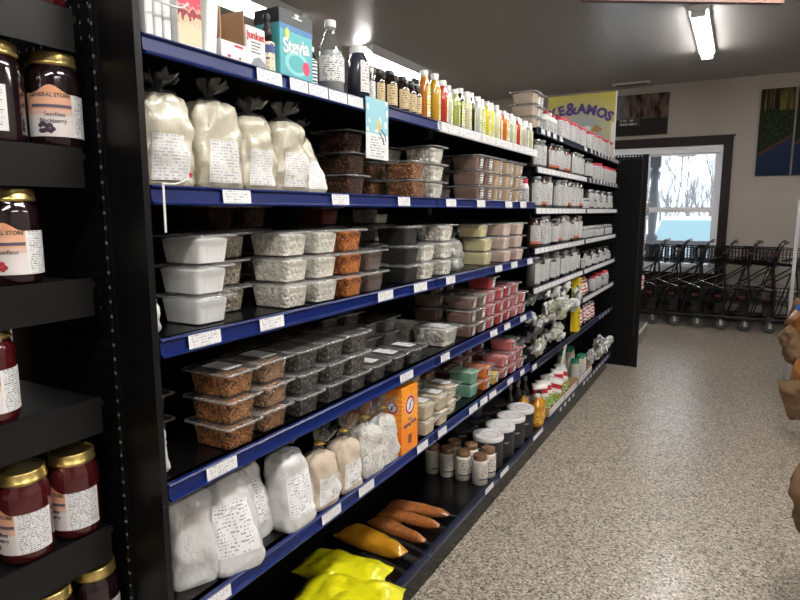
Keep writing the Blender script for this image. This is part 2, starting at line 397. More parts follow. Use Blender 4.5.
for k, z in enumerate(ZF):
    def strip(y0, y1, full):
        if full: return [(y0 + .01 + i * .092, y0 + .095 + i * .092) for i in range(int((y1 - y0 - .02) / .092))]
        return [(y0 + .05 + i * .13, y0 + .1 + i * .13) for i in range(int((y1 - y0 - .1) / .13))]
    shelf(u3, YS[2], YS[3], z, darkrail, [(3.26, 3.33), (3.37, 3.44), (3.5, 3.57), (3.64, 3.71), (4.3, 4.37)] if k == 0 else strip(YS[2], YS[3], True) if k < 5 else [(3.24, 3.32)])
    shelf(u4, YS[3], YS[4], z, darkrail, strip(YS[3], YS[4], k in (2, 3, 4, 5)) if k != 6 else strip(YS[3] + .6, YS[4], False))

# perforated panels
def perf_mat():
    g = G('perforated black steel'); sp = g.n('ShaderNodeSeparateXYZ'); g.l(g.coord(), sp.inputs[0])
    def d(o, p): return g.math('SUBTRACT', g.math('FRACT', g.math('DIVIDE', o, p)), .5)
    x, z = d(sp.outputs[0], .0254), d(sp.outputs[2], .0285)
    r = g.math('SQRT', g.math('ADD', g.math('MULTIPLY', x, x), g.math('MULTIPLY', z, z)))
    hole = g.math('LESS_THAN', r, .15)
    g.base((.003, .003, .0035)); g.set(.5, spec=.2)
    tr = g.n('ShaderNodeBsdfTransparent'); mx = g.n('ShaderNodeMixShader')
    g.l(hole, mx.inputs[0]); g.l(g.b.outputs[0], mx.inputs[1]); g.l(tr.outputs[0], mx.inputs[2]); g.l(mx.outputs[0], g.o.inputs[0]); return g.m
perf = perf_mat()
p = thing('end_panel', 'tall black perforated divider panel with smooth front strip beside the flour bags', 'panel', (0, .757, 0))
b = MB(); b.box(-1.43, -1.045, -.002, 0, 0, 2.1); b.build('perforated_sheet', perf, p)
b = MB(); b.box(-1.047, -.95, -.006, .008, 0, 2.1); b.box(-1.052, -1.047, -.012, .008, 0, 2.1); b.build('front_strip', mat('satin black metal', (.004, .004, .0045), .36, spec=.3, bump=(300, .12, .001)), p)
sl = G('slotted steel edge'); sp = sl.n('ShaderNodeSeparateXYZ'); sl.l(sl.coord(), sp.inputs[0])
sl.base(sl.mix(sl.math('LESS_THAN', sl.math('FRACT', sl.math('DIVIDE', sp.outputs[2], .0285)), .2), (.0035, .0035, .004), (.22, .22, .21))); sl.set(.45); sl = sl.m
b = MB(); b.box(-1.0585, -1.0535, -.0135, -.012, .06, 2.06); b.build('slot_strip', sl, p)
p = thing('end_panel', 'black perforated end panel standing at the far end of the shelving', 'panel', (0, 5.95, 0))
b = MB(); b.box(-1.43, -.78, -.002, 0, 0, 1.965); b.build('perforated_sheet', perf, p)
b = MB(); b.box(-.79, -.742, -.015, .015, 0, 1.965); b.build('front_strip', black, p)
b = MB(); b.box(-.788, -.783, -.0175, -.015, .3, 1.94); b.build('slot_strip', sl, p)
# unit beyond the end panel, seen edge-on
ub0 = 0
ub = thing('shelving_unit', 'low-edged grey shelving unit beyond the far end panel, seen edge-on', 'shelving unit')
b = MB(); b.box(-1.43, -1.40, 6.0, 7.6, 0, 1.9); b.build('back_panel', black, ub)
b = MB(); b.box(-1.4, -.80, 5.985, 6.0, 0, 1.93); b.build('hole_backing', mat('grey hole backing', (.05, .05, .05), .6), ub)  # sheet added behind the perforated end panel so its holes look dark
b = MB(); b.box(-1.4, -.86, 6.0, 7.55, 0, .16); b.build('base_deck', mat('grey base metal', (.12, .12, .115), .4), ub)
b = MB(); b.box(-.86, -.852, 6.0, 7.55, .13, .165); b.build('price_rail', white_p, ub)
for z in (.6, 1.0, 1.4, 1.75):
    b = MB(); b.box(-1.4, -.92, 6.0, 7.55, z - .02, z); so = b.build('shelf', black, ub)
    b = MB(); b.box(-.92, -.915, 6.0, 7.55, z - .035, z); b.build('price_rail', white_p, so)

# wire hooks on the near panel
for i, (z, label) in enumerate(((1.832, 'bare white wire hook reaching over the red and white cartons'), (1.51, 'white wire hook with a red tip in front of the first flour bag'))):
    h = thing('wire_hook', label, 'hook', (-.935, .78, z))
    b = MB(); b.tube([(0, 0, 0), (0, .055, 0), (0, .07, .003), (0, .082, .014)] if i == 0 else [(0, 0, 0), (0, .03, 0), (0, .05, .006), (0, .066, .018)], .0022, 6); b.build('wire', white_p, h)
    if i: b = MB(); b.lathe([(.0035, 0), (.0035, .007)], 8, Matrix.Translation((0, .066, .016)) @ Matrix.Rotation(R(-40), 4, 'X')); b.build('red_tip', redlid, h)
    if i: b = MB(); b.box(-.001, .001, .001, .005, -.09, 0); b.build('hanger_strip', white_p, h)

# ------------------------------------------------------------------ near left unit with jam jars
XJ = -1.06
un = thing('shelving_unit', 'black shelving unit of jam jars at the left edge, tall shelf fronts', 'shelving unit')
b = MB(); b.box(-1.44, -1.43, -.45, .735, 0, 2.2); b.build('back_panel', black, un)
b = MB(); b.box(-1.43, XJ, -.45, .735, 0, .15); b.build('base_deck', black, un)
JZ = [.353, .114, -.125, -.357, -.624, -.87, -1.1]
for z in JZ:
    b = MB(); b.box(-1.43, XJ - .004, -.45, .72, 1.46 + z - .02, 1.46 + z - .008); b.box(XJ - .004, XJ, -.45, .712, 1.46 + z - .072, 1.46 + z); b.build('shelf', mat('satin black shelf', (.006, .006, .0065), .36, spec=.35, bump=(400, .2, .001)), un)

def curved_label(mb, r, z0, z1, a0, a1, n=16, arch=0.):
    rs = []
    for j in range(2):
        rs.append([(r * math.cos(a0 + (a1 - a0) * k / n), r * math.sin(a0 + (a1 - a0) * k / n), z0 if j == 0 else z1 + arch * math.sin(math.pi * k / n) ** 2) for k in range(n + 1)])
    mb.rings(rs, False, False, True, closed=False)
jam_dark = mat('dark jam in glass', (.012, .004, .006), .08, coat=1)
jam_red = mat('dark red jam in glass', (.07, .006, .008), .08, coat=1)
ink = mat('black ink', (.03, .03, .03), .5); whiteink = mat('white ink', (.8, .8, .8), .5); redink = mat('red ink', (.55, .02, .03), .5); pur = mat('purple ink', (.09, .05, .25), .5)
jl_black = printed('jam label front', (.80, .74, .72), (.1, .07, .08), 10, .0, 20, bands=((.62, 1, (.78, .42, .27)), (.5, .62, (.78, .52, .42))), blocks=((.05, .42, .04, .2, (.75, .75, .75)),))
jl_back = printed('jam label facts', (.82, .82, .82), (.2, .2, .2), 19, .5, 26)
def jam_jar(label, jam, fruit, words, loc, turn):
    t = thing('jam_jar', label, 'jar', loc, (0, 0, turn), 'jam jars on the near shelves'); t.scale = (1.06, 1.06, 1.13)
    b = MB(); b.lathe([(.030, 0), (.038, .003), (.042, .012), (.0425, .02), (.0425, .112), (.041, .120), (.037, .128), (.0345, .133), (.0345, .14)], 32); b.build('jar_body', jam, t)
    b = MB(); b.lathe([(.0375, .132), (.039, .134), (.039, .137), (.0375, .138), (.0375, .150), (.036, .152), (.032, .1515), (.0315, .150)], 32); b.build('lid', gold, t)
    # label: front panel around angle 0, facts panel beside it
    b = MB(); curved_label(b, .0431, .022, .088, R(-75), R(25), 20); f = b.build('front_label', jl_black, t)
    b = MB(); curved_label(b, .0432, .022, .088, R(25), R(105), 14); b.build('facts_label', jl_back, t)
    b = MB(); curved_label(b, .04315, .088, .0885, R(-55), R(20), 16, arch=.012); b.build('label_arch', mat('orange label paper', (.78, .36, .2), .5), t)
    text('GENERAL STORE', .0085, ink, 'printed_name', t, wrap=(.0434, R(-20), .085), bold=.0001)
    b = MB(); curved_label(b, .0433, .066, .071, R(-60), R(24), 16); b.build('printed_band', mat('purple grey band', (.12, .09, .14), .5), t)
    for w_, z_, a_ in words: text(w_, .0095, ink, 'printed_word', t, wrap=(.0434, R(a_), z_))
    rd = random.Random(7); b = MB()
    for k in range(13):
        a = R(-42 + 4.2 * (k % 7) + rd.uniform(-1, 1)); z = .032 + .008 * (k // 7) + rd.uniform(-.002, .002)
        b.lathe([(.0001, .0004), (.003, .0004), (.0036, .0002), (.0037, 0)], 10, Matrix.Translation((.0431 * math.cos(a), .0431 * math.sin(a), z)) @ Matrix.Rotation(a, 4, 'Z') @ Matrix.Rotation(R(90), 4, 'Y'), cap0=False)
    b.build('printed_fruit', fruit, t)
    return t
fr_b = mat('printed blackberries', (.05, .03, .05), .4); fr_r = mat('printed red berries', (.4, .03, .04), .4)
w1 = [('Seedless', .056, -12), ('Blackberry', .046, -16)]
z0 = lambda k: 1.46 + JZ[k] - .008
jam_jar('dark jam jar with orange-topped label on the upper shelf beside the panel', jam_dark, fr_b, w1, (-1.108, .695, z0(1)), R(-20))
jam_jar('dark jam jar at the left picture edge showing only its white facts label', jam_dark, fr_b, w1, (-1.112, .593, z0(1)), R(-110))
jam_jar('jam jar high at upper left, only its base seen above the shelf front', jam_red, fr_r, w1, (-1.108, .68, z0(0)), R(-60))
jam_jar('jam jar with a red fruit picture on the third shelf at left edge', jam_dark, fr_r, [('Seedless', .056, -12)], (-1.112, .602, z0(2)), R(-28))
jam_jar('jam jar cut off by the left picture edge, fourth shelf', jam_red, fr_r, w1, (-1.112, .54, z0(3)), R(-28))
jam_jar('red jam jar with gold lid, nearer the panel on the fifth shelf', jam_red, fr_r, w1, (-1.11, .675, z0(4)), R(-78))
jam_jar('red jam jar with gold lid, at the left picture edge on the fifth shelf', jam_red, fr_r, w1, (-1.11, .578, z0(4)), R(-74))
jam_jar('jam jar at lower left, only its gold lid and shoulder in view', jam_dark, fr_b, w1, (-1.10, .695, z0(5)), R(-60))
jam_jar('jam jar at the bottom left corner, left of the lone gold lid', jam_dark, fr_b, w1, (-1.10, .60, z0(5)), R(-60))

# ------------------------------------------------------------------ clamshell tubs
def rrect(wx, wy, r, z, n=4, cx=0, cy=0):
    pts = []
    for (sx, sy, a0) in ((1, 1, 0), (-1, 1, 90), (-1, -1, 180), (1, -1, 270)):
        for k in range(n + 1):
            a = R(a0 + 90 * k / n); pts.append((cx + sx * (wx / 2 - r) + r * math.cos(a), cy + sy * (wy / 2 - r) + r * math.sin(a), z))
    return pts
TUBS = {}
def tub_proto(key, cont, sx=.128, sy=.096, h=.058, fill=.86, lab=None, side=None, plain=False):
    t = thing('clamshell_tub', '', 'food tub')
    b = MB()
    b.rings([rrect(sx * .86, sy * .86, .012, 0), rrect(sx * .98, sy * .98, .014, h * .86), rrect(sx, sy, .014, h * .88), rrect(sx + .022, sy + .022, .012, h * .9), rrect(sx + .022, sy + .022, .012, h * .925)], True, False)
    for sgx in (-1, 1):      # moulded corner ribs
        for sgy in (-1, 1):
            for (dx, dy) in ((.0, .022), (.022, .0)):
                x0, y0 = sgx * (sx * .43 - dx), sgy * (sy * .43 - dy); x1, y1 = sgx * (sx * .49 - dx), sgy * (sy * .49 - dy)
                b.tube([(x0 + (0 if dx else sgx * .0006), y0 + (0 if dy else sgy * .0006), .004), (x1 + (0 if dx else sgx * .0006), y1 + (0 if dy else sgy * .0006), h * .85)], .0016, 4)
    b.build('tub_body', clearp, t)
    b = MB(); b.rings([rrect(sx + .0225, sy + .0225, .012, h * .885), rrect(sx + .0235, sy + .0235, .012, h * .905), rrect(sx + .0235, sy + .0235, .012, h * .945), rrect(sx + .0225, sy + .0225, .012, h * .965), rrect(sx + .012, sy + .012, .012, h * .955)], False, False)
    b.build('rim', rim_highlight, t)  # strip added over the flange, carrying its highlight as colour
    b = MB(); b.rings([rrect(sx + .022, sy + .022, .012, h * .93), rrect(sx + .018, sy + .018, .012, h * .955), rrect(sx * .95, sy * .95, .014, h * .96), rrect(sx * .9, sy * .9, .014, h)], False, True)
    b.box(sx / 2 + .008, sx / 2 + .021, -.012, .012, h * .925, h * .945)
    b.build('lid', clearlid, t)
    if cont:
        b = MB(); q = .985
        prof = [(.84, .002), (.86 + .10 * fill * .5, h * fill * .5), (.855 + .115 * fill, h * fill * .93), (.78, h * fill), (.4, h * fill * 1.02)]
        b.rings([rrect(sx * k * q, sy * k * q, .013 * k, z) for k, z in prof], True, True); b.build('contents', cont, t)
    if lab: b = MB(); b.quad((-sx * .3, -sy * .28, h + .0008), (sx * .32, -sy * .28, h + .0008), (sx * .32, sy * .28, h + .0008), (-sx * .3, sy * .28, h + .0008)); b.build('lid_label', lab, t)
    if side:
        b = MB(); x0, x1 = sx * .445 + .0025, sx * .489 + .0025
        b.quad((x0, -sy * .2, h * .12), (x0, sy * .2, h * .12), (x1, sy * .2, h * .82), (x1, -sy * .2, h * .82)); b.build('side_label', side, t)
    TUBS[key] = (t, sx, sy, h); return t
lidlab = printed('pale lid label', (.62, .62, .6), (.2, .2, .2), 7, .5, 24)
lidlab_w = printed('white lid label', (.86, .86, .86), (.2, .2, .2), 6, .5, 24)
sidelab = printed('black and white side label', (.84, .82, .8), (.02, .02, .02), 4, .75, 5, margin=.05)
M_ = dict(
    powder_white=powder('white powder', (.8, .8, .78)), bean_shaded=grain('shade-toned beans', (.40, .35, .27), (.22, .18, .13), scale=105), bean_white=grain('white beans', (.86, .84, .75), (.64, .61, .51), scale=105, rough=.4, strength=.6),  # recessed beans have their shade mixed into a duller colour
    lentil_orange=grain('orange lentils', (.6, .2, .02), (.36, .085, .01), (.2, .05, .01), scale=170), lentil_dark=grain('dark lentils', (.07, .045, .035), (.16, .11, .09), scale=230),
    black_seed=grain('black seeds', (.004, .004, .004), (.012, .012, .012), scale=300), coarse_white=grain('white flakes', (.82, .79, .7), (.62, .6, .52), scale=60, strength=.6),
    nut=grain('brown nuts', (.34, .14, .05), (.17, .06, .02), (.5, .28, .14), scale=170), nut_dark=grain('dark brown nuts', (.1, .035, .015), (.05, .018, .01), (.2, .09, .05), scale=170),
    rice=grain('wild grain mix', (.30, .25, .18), (.12, .09, .06), scale=230), lentil=grain('brown lentils', (.42, .17, .04), (.2, .065, .014), (.08, .03, .01), scale=170), lentil2=grain('tan lentils', (.42, .23, .11), (.2, .1, .045), (.09, .05, .03), scale=170),
    pepper=grain('dark spice', (.045, .037, .03), (.01, .009, .008), (.17, .145, .12), scale=230), cocoa=powder('cocoa brown powder', (.24, .15, .12)), tan=powder('tan powder', (.62, .47, .3)), butter=powder('pale yellow powder', (.72, .66, .38)),
    pinkish=powder('pale pink powder', (.66, .52, .45)), pink=powder('pink gel powder', (.58, .16, .17)), red=powder('red gel powder', (.5, .045, .06)), dkred=powder('dark red powder', (.25, .05, .04)), choc=powder('chocolate powder', (.2, .12, .095)), oat=powder('oat brown powder', (.45, .36, .28)),
    cream=powder('cream chunks', (.70, .60, .42)), green=powder('pale green sugar', (.22, .46, .32)), orange=powder('orange sugar', (.8, .2, .03)), yellow=powder('yellow sprinkles', (.7, .5, .05)), noodle=grain('white noodles', (.72, .70, .62), (.5, .48, .42), scale=50, strength=.5),
    silver=grain('silver grey sprinkles', (.3, .3, .3), (.15, .15, .15), scale=200))
PROTO_ARGS = dict(bigbox=dict(sx=.128, sy=.088, h=.0625, side=sidelab), flat=dict(sx=.128, sy=.096, h=.062), std=dict(sx=.128, sy=.096, h=.0645), low=dict(sx=.128, sy=.096, h=.060, lab=None), lowlab=dict(sx=.128, sy=.096, h=.060, lab=lidlab), lowlabw=dict(sx=.128, sy=.09, h=.060, lab=lidlab_w),
                  box=dict(sx=.128, sy=.078, h=.059, side=sidelab), big=dict(sx=.16, sy=.135, h=.075, lab=lidlab_w, fill=.93), creamb=dict(sx=.128, sy=.09, h=.062, lab=lidlab_w))
def tub(shape, cont, label, x, y, z, rz=0):
    key = (shape, cont)
    if key not in TUBS: tub_proto(key, M_[cont] if cont else None, **PROTO_ARGS[shape])
    t, sx, sy, h = TUBS[key]
    o = place(t, label, (x, y, z), (0, 0, rz), None); return o
SHN = {2: 'second shelf', 3: 'third shelf', 4: 'fourth shelf', 5: 'fifth shelf', 1: 'top shelf'}
CN = dict(oat='oat-brown powder', powder_white='white powder', bean_shaded='shaded beans', bean_white='white beans', lentil_orange='orange lentils', lentil_dark='dark lentils', black_seed='black seeds', coarse_white='white flakes', nut='brown nuts', nut_dark='dark nuts',
          rice='mixed grain', lentil='orange-brown lentils', lentil2='tan lentils', pepper='dark spice', cocoa='cocoa-brown powder', tan='tan powder', butter='pale yellow powder', pinkish='pale pinkish powder', pink='pink powder', red='red powder', dkred='dark red powder',
          choc='chocolate-brown powder', cream='cream chunks', green='pale green sugar', orange='orange sugar', yellow='yellow sprinkles', noodle='white noodles', silver='grey sprinkles')
def POS(i, n): return 'single tub' if n == 1 else 'lowest' if i == 0 else 'topmost' if i == n - 1 else 'middle' if n == 3 else ORD[i] + ' up'
def stack(lv, cx, cy, n, shape, cont, where, z_extra=0, jit=.003):
    """cx, cy: near aisle-side bottom corner; where singles out the stack"""
    key = (shape, cont)
    if key not in TUBS: tub_proto(key, M_[cont] if cont else None, **PROTO_ARGS[shape])
    t, sx, sy, h = TUBS[key]
    for i in range(n):
        tub(shape, cont, f'clear tub of {CN[cont]}, {POS(i, n)} of {where}, {SHN[lv]}' if n > 1 else f'clear tub of {CN[cont]}, {where}, {SHN[lv]}',
            cx - sx * .43 + random.uniform(-jit, jit), cy + sy * .43 + random.uniform(-jit, jit), ZS[lv] - .0005 + z_extra + i * (h + .0015), R(random.uniform(-2.5, 2.5)))
# third shelf
stack(3, -1.0, .915, 3, 'std', 'powder_white', 'stack nearest the panel')
stack(3, -1.075, 1.045, 3, 'std', 'bean_shaded', 'recessed stack behind the powder')
stack(3, -.985, 1.185, 3, 'std', 'bean_white', 'left white bean stack')
stack(3, -.975, 1.305, 3, 'std', 'bean_white', 'right white bean stack')
stack(3, -.97, 1.425, 3, 'std', 'lentil_orange', 'stack beside the white beans')
stack(3, -.968, 1.548, 2, 'std', 'lentil_dark', 'pair after the orange lentils')
stack(3, -.975, 1.80, 3, 'std', 'black_seed', 'stack left of the white flakes')
stack(3, -.975, 1.93, 2, 'std', 'coarse_white', 'pair beside the black seeds')
stack(3, -.975, 2.10, 3, 'std', 'coarse_white', 'tall stack right of the seeds')
stack(3, -1.0, 2.60, 2, 'flat', 'butter', 'front yellow pair')
stack(3, -1.01, 2.57, 1, 'flat', 'butter', 'on top of the front yellow pair', 2 * .0635)
stack(3, -1.16, 2.50, 3, 'flat', 'butter', 'yellow stack set back')
stack(3, -.975, 2.80, 3, 'flat', 'pinkish', 'left pinkish stack')
stack(3, -.968, 2.97, 3, 'flat', 'pinkish', 'right pinkish stack')
stack(3, -1.25, 1.20, 4, 'std', 'nut_dark', 'back stack above powder tubs')
stack(3, -1.25, 1.33, 4, 'std', 'nut_dark', 'back stack above shaded beans')
stack(3, -1.24, 1.70, 4, 'std', 'dkred', 'back stack above white beans')
stack(3, -1.20, 1.98, 4, 'std', 'coarse_white', 'back stack behind black seeds')
# second shelf
stack(2, -1.04, 1.55, 3, 'std', 'nut_dark', 'dark stack behind the card')
stack(2, -.985, 1.87, 2, 'flat', 'nut', 'front nut pair')
stack(2, -1.14, 1.85, 2, 'flat', 'nut', 'rear nut pair')
stack(2, -.985, 2.02, 3, 'flat', 'coarse_white', 'pale stack right of the nuts')
stack(2, -1.15, 2.0, 3, 'flat', 'coarse_white', 'pale stack behind the nuts')
for i, (y, c, wh) in enumerate(((2.44, 'cocoa', 'left cocoa stack'), (2.545, 'cocoa', 'right cocoa stack'), (2.675, 'tan', 'first tan stack'), (2.83, 'tan', 'second tan stack'), (2.98, 'tan', 'third tan stack'))):
    stack(2, -.98, y, 3, 'bigbox', c, wh)
stack(2, -1.14, 2.44, 3, 'bigbox', 'cocoa', 'rear cocoa stack')
# fourth shelf
stack(4, -.972, .955, 3, 'lowlab', 'lentil', 'stack nearest the panel')
stack(4, -1.15, .85, 2, 'low', 'nut_dark', 'pair behind the nearest lentils')
stack(4, -.978, 1.085, 3, 'lowlab', 'lentil2', 'second stack from the panel')
for i, y in enumerate((1.213, 1.337, 1.452)): stack(4, -.975, y, 3, 'low', 'pepper', ['third', 'fourth', 'fifth'][i] + ' stack from the panel')
for i, y in enumerate((1.585, 1.72, 1.85)): stack(4, -.978, y, 1, 'lowlabw', 'pepper', ['left', 'middle', 'right'][i] + ' of three singles')
for i, y in enumerate((1.21, 1.34)): stack(4, -1.13, y, 3, 'low', 'pepper', 'rear stack behind ' + ['third', 'fourth'][i] + ' front stack')
stack(4, -1.19, 1.62, 4, 'low', 'pepper', 'left dark back stack')
stack(4, -1.19, 1.745, 4, 'low', 'pepper', 'right dark back stack')
stack(4, -1.2, 1.9, 2, 'low', 'silver', 'left pale tubs at the back')
stack(4, -1.2, 2.04, 2, 'low', 'silver', 'right pale tubs at the back')
stack(4, -.992, 2.15, 1, 'big', 'noodle', 'large front tub')
stack(4, -1.16, 2.16, 1, 'big', 'noodle', 'large set-back tub')
for i, (y, n, c) in enumerate(((2.375, 3, 'choc'), (2.49, 3, 'choc'), (2.605, 3, 'pink'), (2.715, 3, 'red'), (2.83, 3, 'red'), (2.95, 3, 'pink'), (3.065, 2, 'pink'))):
    stack(4, -.975, y, n, 'box', c, ['first', 'second', 'third', 'fourth', 'fifth', 'sixth', 'seventh'][i] + ' small front stack')
stack(4, -.985, 2.63, 1, 'box', 'red', 'crowning the third small stack', 3 * .0605)
for i, (y, c) in enumerate(((2.37, 'choc'), (2.49, 'choc'), (2.61, 'dkred'), (2.73, 'dkred'))): stack(4, -1.13, y, 4 if c == 'choc' else 3, 'box', c, ['first', 'second', 'third', 'fourth'][i] + ' rear stack of small tubs')
# fifth shelf
for i, (x, y, n, w_) in enumerate(((-.965, 1.93, 2, 'nearest cream stack'), (-.965, 2.055, 2, 'middle front cream stack'), (-.985, 2.19, 2, 'right front cream stack'), (-1.12, 2.0, 2, 'left rear cream stack'), (-1.12, 2.13, 3, 'right rear cream stack'))):
    stack(5, x, y, n, 'creamb', 'cream', w_)
stack(5, -.992, 2.445, 2, 'flat', 'green', 'green pair')
stack(5, -.98, 2.585, 2, 'box', 'orange', 'pair beside the green')
stack(5, -.978, 2.70, 1, 'box', 'yellow', 'beside the orange pair')
stack(5, -1.14, 2.62, 3, 'box', 'dkred', 'left rear dark red stack')
stack(5, -1.14, 2.74, 4, 'box', 'dkred', 'middle rear dark red stack')
stack(5, -1.12, 2.87, 3, 'box', 'dkred', 'right rear dark red stack')
stack(5, -.975, 2.82, 2, 'box', 'pink', 'left pink pair')
stack(5, -.97, 2.93, 3, 'box', 'pink', 'pink stack of three')
stack(5, -.968, 3.045, 2, 'box', 'pink', 'right pink pair')
stack(5, -1.17, 2.36, 4, 'flat', 'nut', 'tall brown back stack')
stack(5, -1.19, 1.86, 2, 'flat', 'pepper', 'dark back pair behind the orange box')

# ------------------------------------------------------------------ bags of flour
def sup(a, e): c, s = math.cos(a), math.sin(a); return math.copysign(abs(c) ** e, c), math.copysign(abs(s) ** e, s)
def bag_surf(w, d, h, seed, top, lean=0.):
    def f(a, v):
        c, s = sup(a, .74 - .36 * (1 - v) ** 2)
        k = 1.03 - .14 * v ** 1.5 + .05 * math.sin(math.pi * v)
        if v > .84: k *= 1 - (1 - top * .8) * (1 - math.sqrt(max(0, 1 - ((v - .84) / .16) ** 2)))
        if v < .07: k *= .88 + .12 * math.sqrt(v / .07)
        p = Vector((c * d / 2 * k, s * w / 2 * k, h * v))
        nz = noise.noise(Vector((c * 2.2 + seed, s * 2.2, v * 4.0))) * .012 + noise.noise(Vector((c * 6 + seed, s * 6, v * 14))) * .0045
        # vertical tucks
        nz += .0025 * math.sin(a * 7 + seed + 4 * v) * (v > .6) * (v - .6) * 2
        nz *= min(1, v * 12)
        p += Vector((c, s, 0)).normalized() * nz
        p.x += lean * v * h
        return p
    return f
def flour_bag(label, loc, rz, w, d, h, seed, m, labm, tie=None, top=.55, neck=.05, lean=0., lab=(-24, 24, .08, .56), tilt=0., group=None):
    t = thing('flour_bag', label, 'bag', loc, (0, tilt, rz), group)
    f = bag_surf(w, d, h, seed, top, lean); n, L = 40, 22
    b = MB(); b.rings([[tuple(f(2 * math.pi * k / n, j / L)) for k in range(n)] for j in range(L + 1)]); b.build('filled_bag', m, t)
    if labm:
        a0, a1, v0, v1 = lab; rs = []
        for j in range(9):
            v = v0 + (v1 - v0) * j / 8; row = []
            for k in range(11):
                a = R(a0 + (a1 - a0) * k / 10); p = f(a, v); q = Vector((p.x - lean * v * h, p.y, 0)).normalized(); row.append(tuple(p + q * .0022))
            rs.append(row)
        b = MB(); b.rings(rs, False, False, True, closed=False); b.build('paper_label', labm, t)
    # gathered clear film above the filling
    rd = random.Random(seed); cx = lean * h; zt = h * .985; rs = []
    rr = d * top * .42
    prof = [(rr * 1.1, -.012), (rr * .85, neck * .18), (.011, neck * .42), (.0085, neck * .5), (.014, neck * .66), (.026, neck * .95), (.032, neck * 1.25)]
    for j, (r0, dz) in enumerate(prof):
        rs.append([(cx + r0 * (1 + .35 * math.sin(k * 2.4 + seed) * (j != 3)) * math.cos(2 * math.pi * k / 26) + (dz * .35 if dz > neck * .5 else 0), r0 * (1 + .35 * math.sin(k * 1.9 + seed * 2) * (j != 3)) * math.sin(2 * math.pi * k / 26),
                    zt + dz + (.008 * math.sin(k * 1.7 + seed) if j > 4 else 0)) for k in range(26)])
    b = MB(); b.rings(rs, False, False); b.build('gathered_neck', clearb, t)
    if tie:
        b = MB(); b.lathe([(.009, -.003), (.0125, -.002), (.0125, .002), (.009, .003)], 12, Matrix.Translation((cx, 0, zt + neck * .46))); b.tube([(cx + .011, 0, zt + neck * .46), (cx + .022, .006, zt + neck * .5)], .0015, 4)
        b.build('twist_tie', tie, t)
    return t
flour_c = powder('cream flour in film', (.55, .51, .39), .38, 22, .6, coat=1.)
flour_w = powder('white flour in film', (.66, .655, .64), .4, 22, .55, coat=1.)
flour_b = grain('tan meal in film', (.62, .52, .40), (.5, .41, .31), scale=420, rough=.5, strength=.3)
bead_w = grain('white pearls in film', (.75, .74, .7), (.55, .54, .5), scale=170, rough=.4, strength=.6)
bagl = printed('flour label', (.76, .75, .72), (.42, .42, .44), 14, .5, 26)
bagl2 = printed('white bag label', (.86, .86, .86), (.35, .35, .36), 15, .48, 26)
z2 = ZS[2] - .002
for i, (x, y, rz, w, h, ln) in enumerate(((-1.035, .865, -8, .112, .185, 0), (-1.03, .995, 4, .122, .188, 0), (-1.03, 1.115, 0, .10, .172, 0), (-1.02, 1.22, 5, .112, .172, .03), (-1.035, 1.33, 10, .095, .155, -.25))):
    flour_bag('cream flour bag, ' + ORD[i] + ' of five from the panel on the second shelf', (x, y, z2), R(rz - 12), w, .10, h, i * 3.1 + 1, flour_c, bagl, None, .8, .034, lean=ln, tilt=0, group=None)
z5 = ZS[5] - .002
BG = [('white flour bag nearest the panel on the fifth shelf, seam down its front', -1.045, .895, -25, .115, .10, .205, flour_w, None, None),
      ('large white flour bag in front with long printed label, fifth shelf', -1.0, .985, -22, .125, .11, .215, flour_w, bagl2, None),
      ('white flour bag leaning just behind the large front one, fifth shelf', -1.055, 1.095, -5, .10, .09, .20, flour_w, bagl2, None),
      ('white flour bag left of the tied tan bags, fifth shelf', -1.0, 1.20, 0, .12, .10, .20, flour_w, bagl2, None)]
for i, (lb, x, y, rz, w, d, h, m, lm, ti) in enumerate(BG):
    flour_bag(lb, (x, y, z5), R(rz), w, d, h, 11 + i * 2.3, m, lm, ti, .6, .04, lean=(-.12, -.26, -.2, -.12)[i], lab=(-45, 25, .2, .75))
tie = mat('gold twist tie', (.65, .42, .05), .4)
for i, (lb, x, y, m, h) in enumerate((('tan meal bag with gold tie, nearest of the four tied bags', -1.0, 1.325, flour_b, .155), ('tan meal bag with gold tie, second of the four tied bags', -.998, 1.445, flour_b, .155),
                                      ('white pearl bag with gold tie, third of the four tied bags', -.998, 1.565, bead_w, .16), ('white pearl bag against the orange box, last of the tied bags', -.998, 1.672, bead_w, .16))):
    flour_bag(lb, (x, y, z5), R(-6), .105, .085, h, 31 + i * 1.7, m, bagl2 if i < 2 else None, tie, .5, .06, lab=(-35, 30, .12, .62))
flour_bag('white bag half hidden by the panel on the third shelf', (-1.08, .80, ZS[3] - .002), R(-4), .04, .16, .12, 5, flour_w, None, None, .4, .02)
flour_bag('white bag half hidden by the panel on the fourth shelf', (-1.08, .80, ZS[4] - .002), R(-4), .04, .16, .15, 6, flour_w, None, None, .4, .02)
flour_bag('grey bag between the black seeds and yellow tubs, third shelf', (-1.06, 2.36, ZS[3] - .002), R(10), .13, .09, .13, 7, mat('grey film bag', (.35, .35, .33), .3, coat=1), None, None, .4, .03)

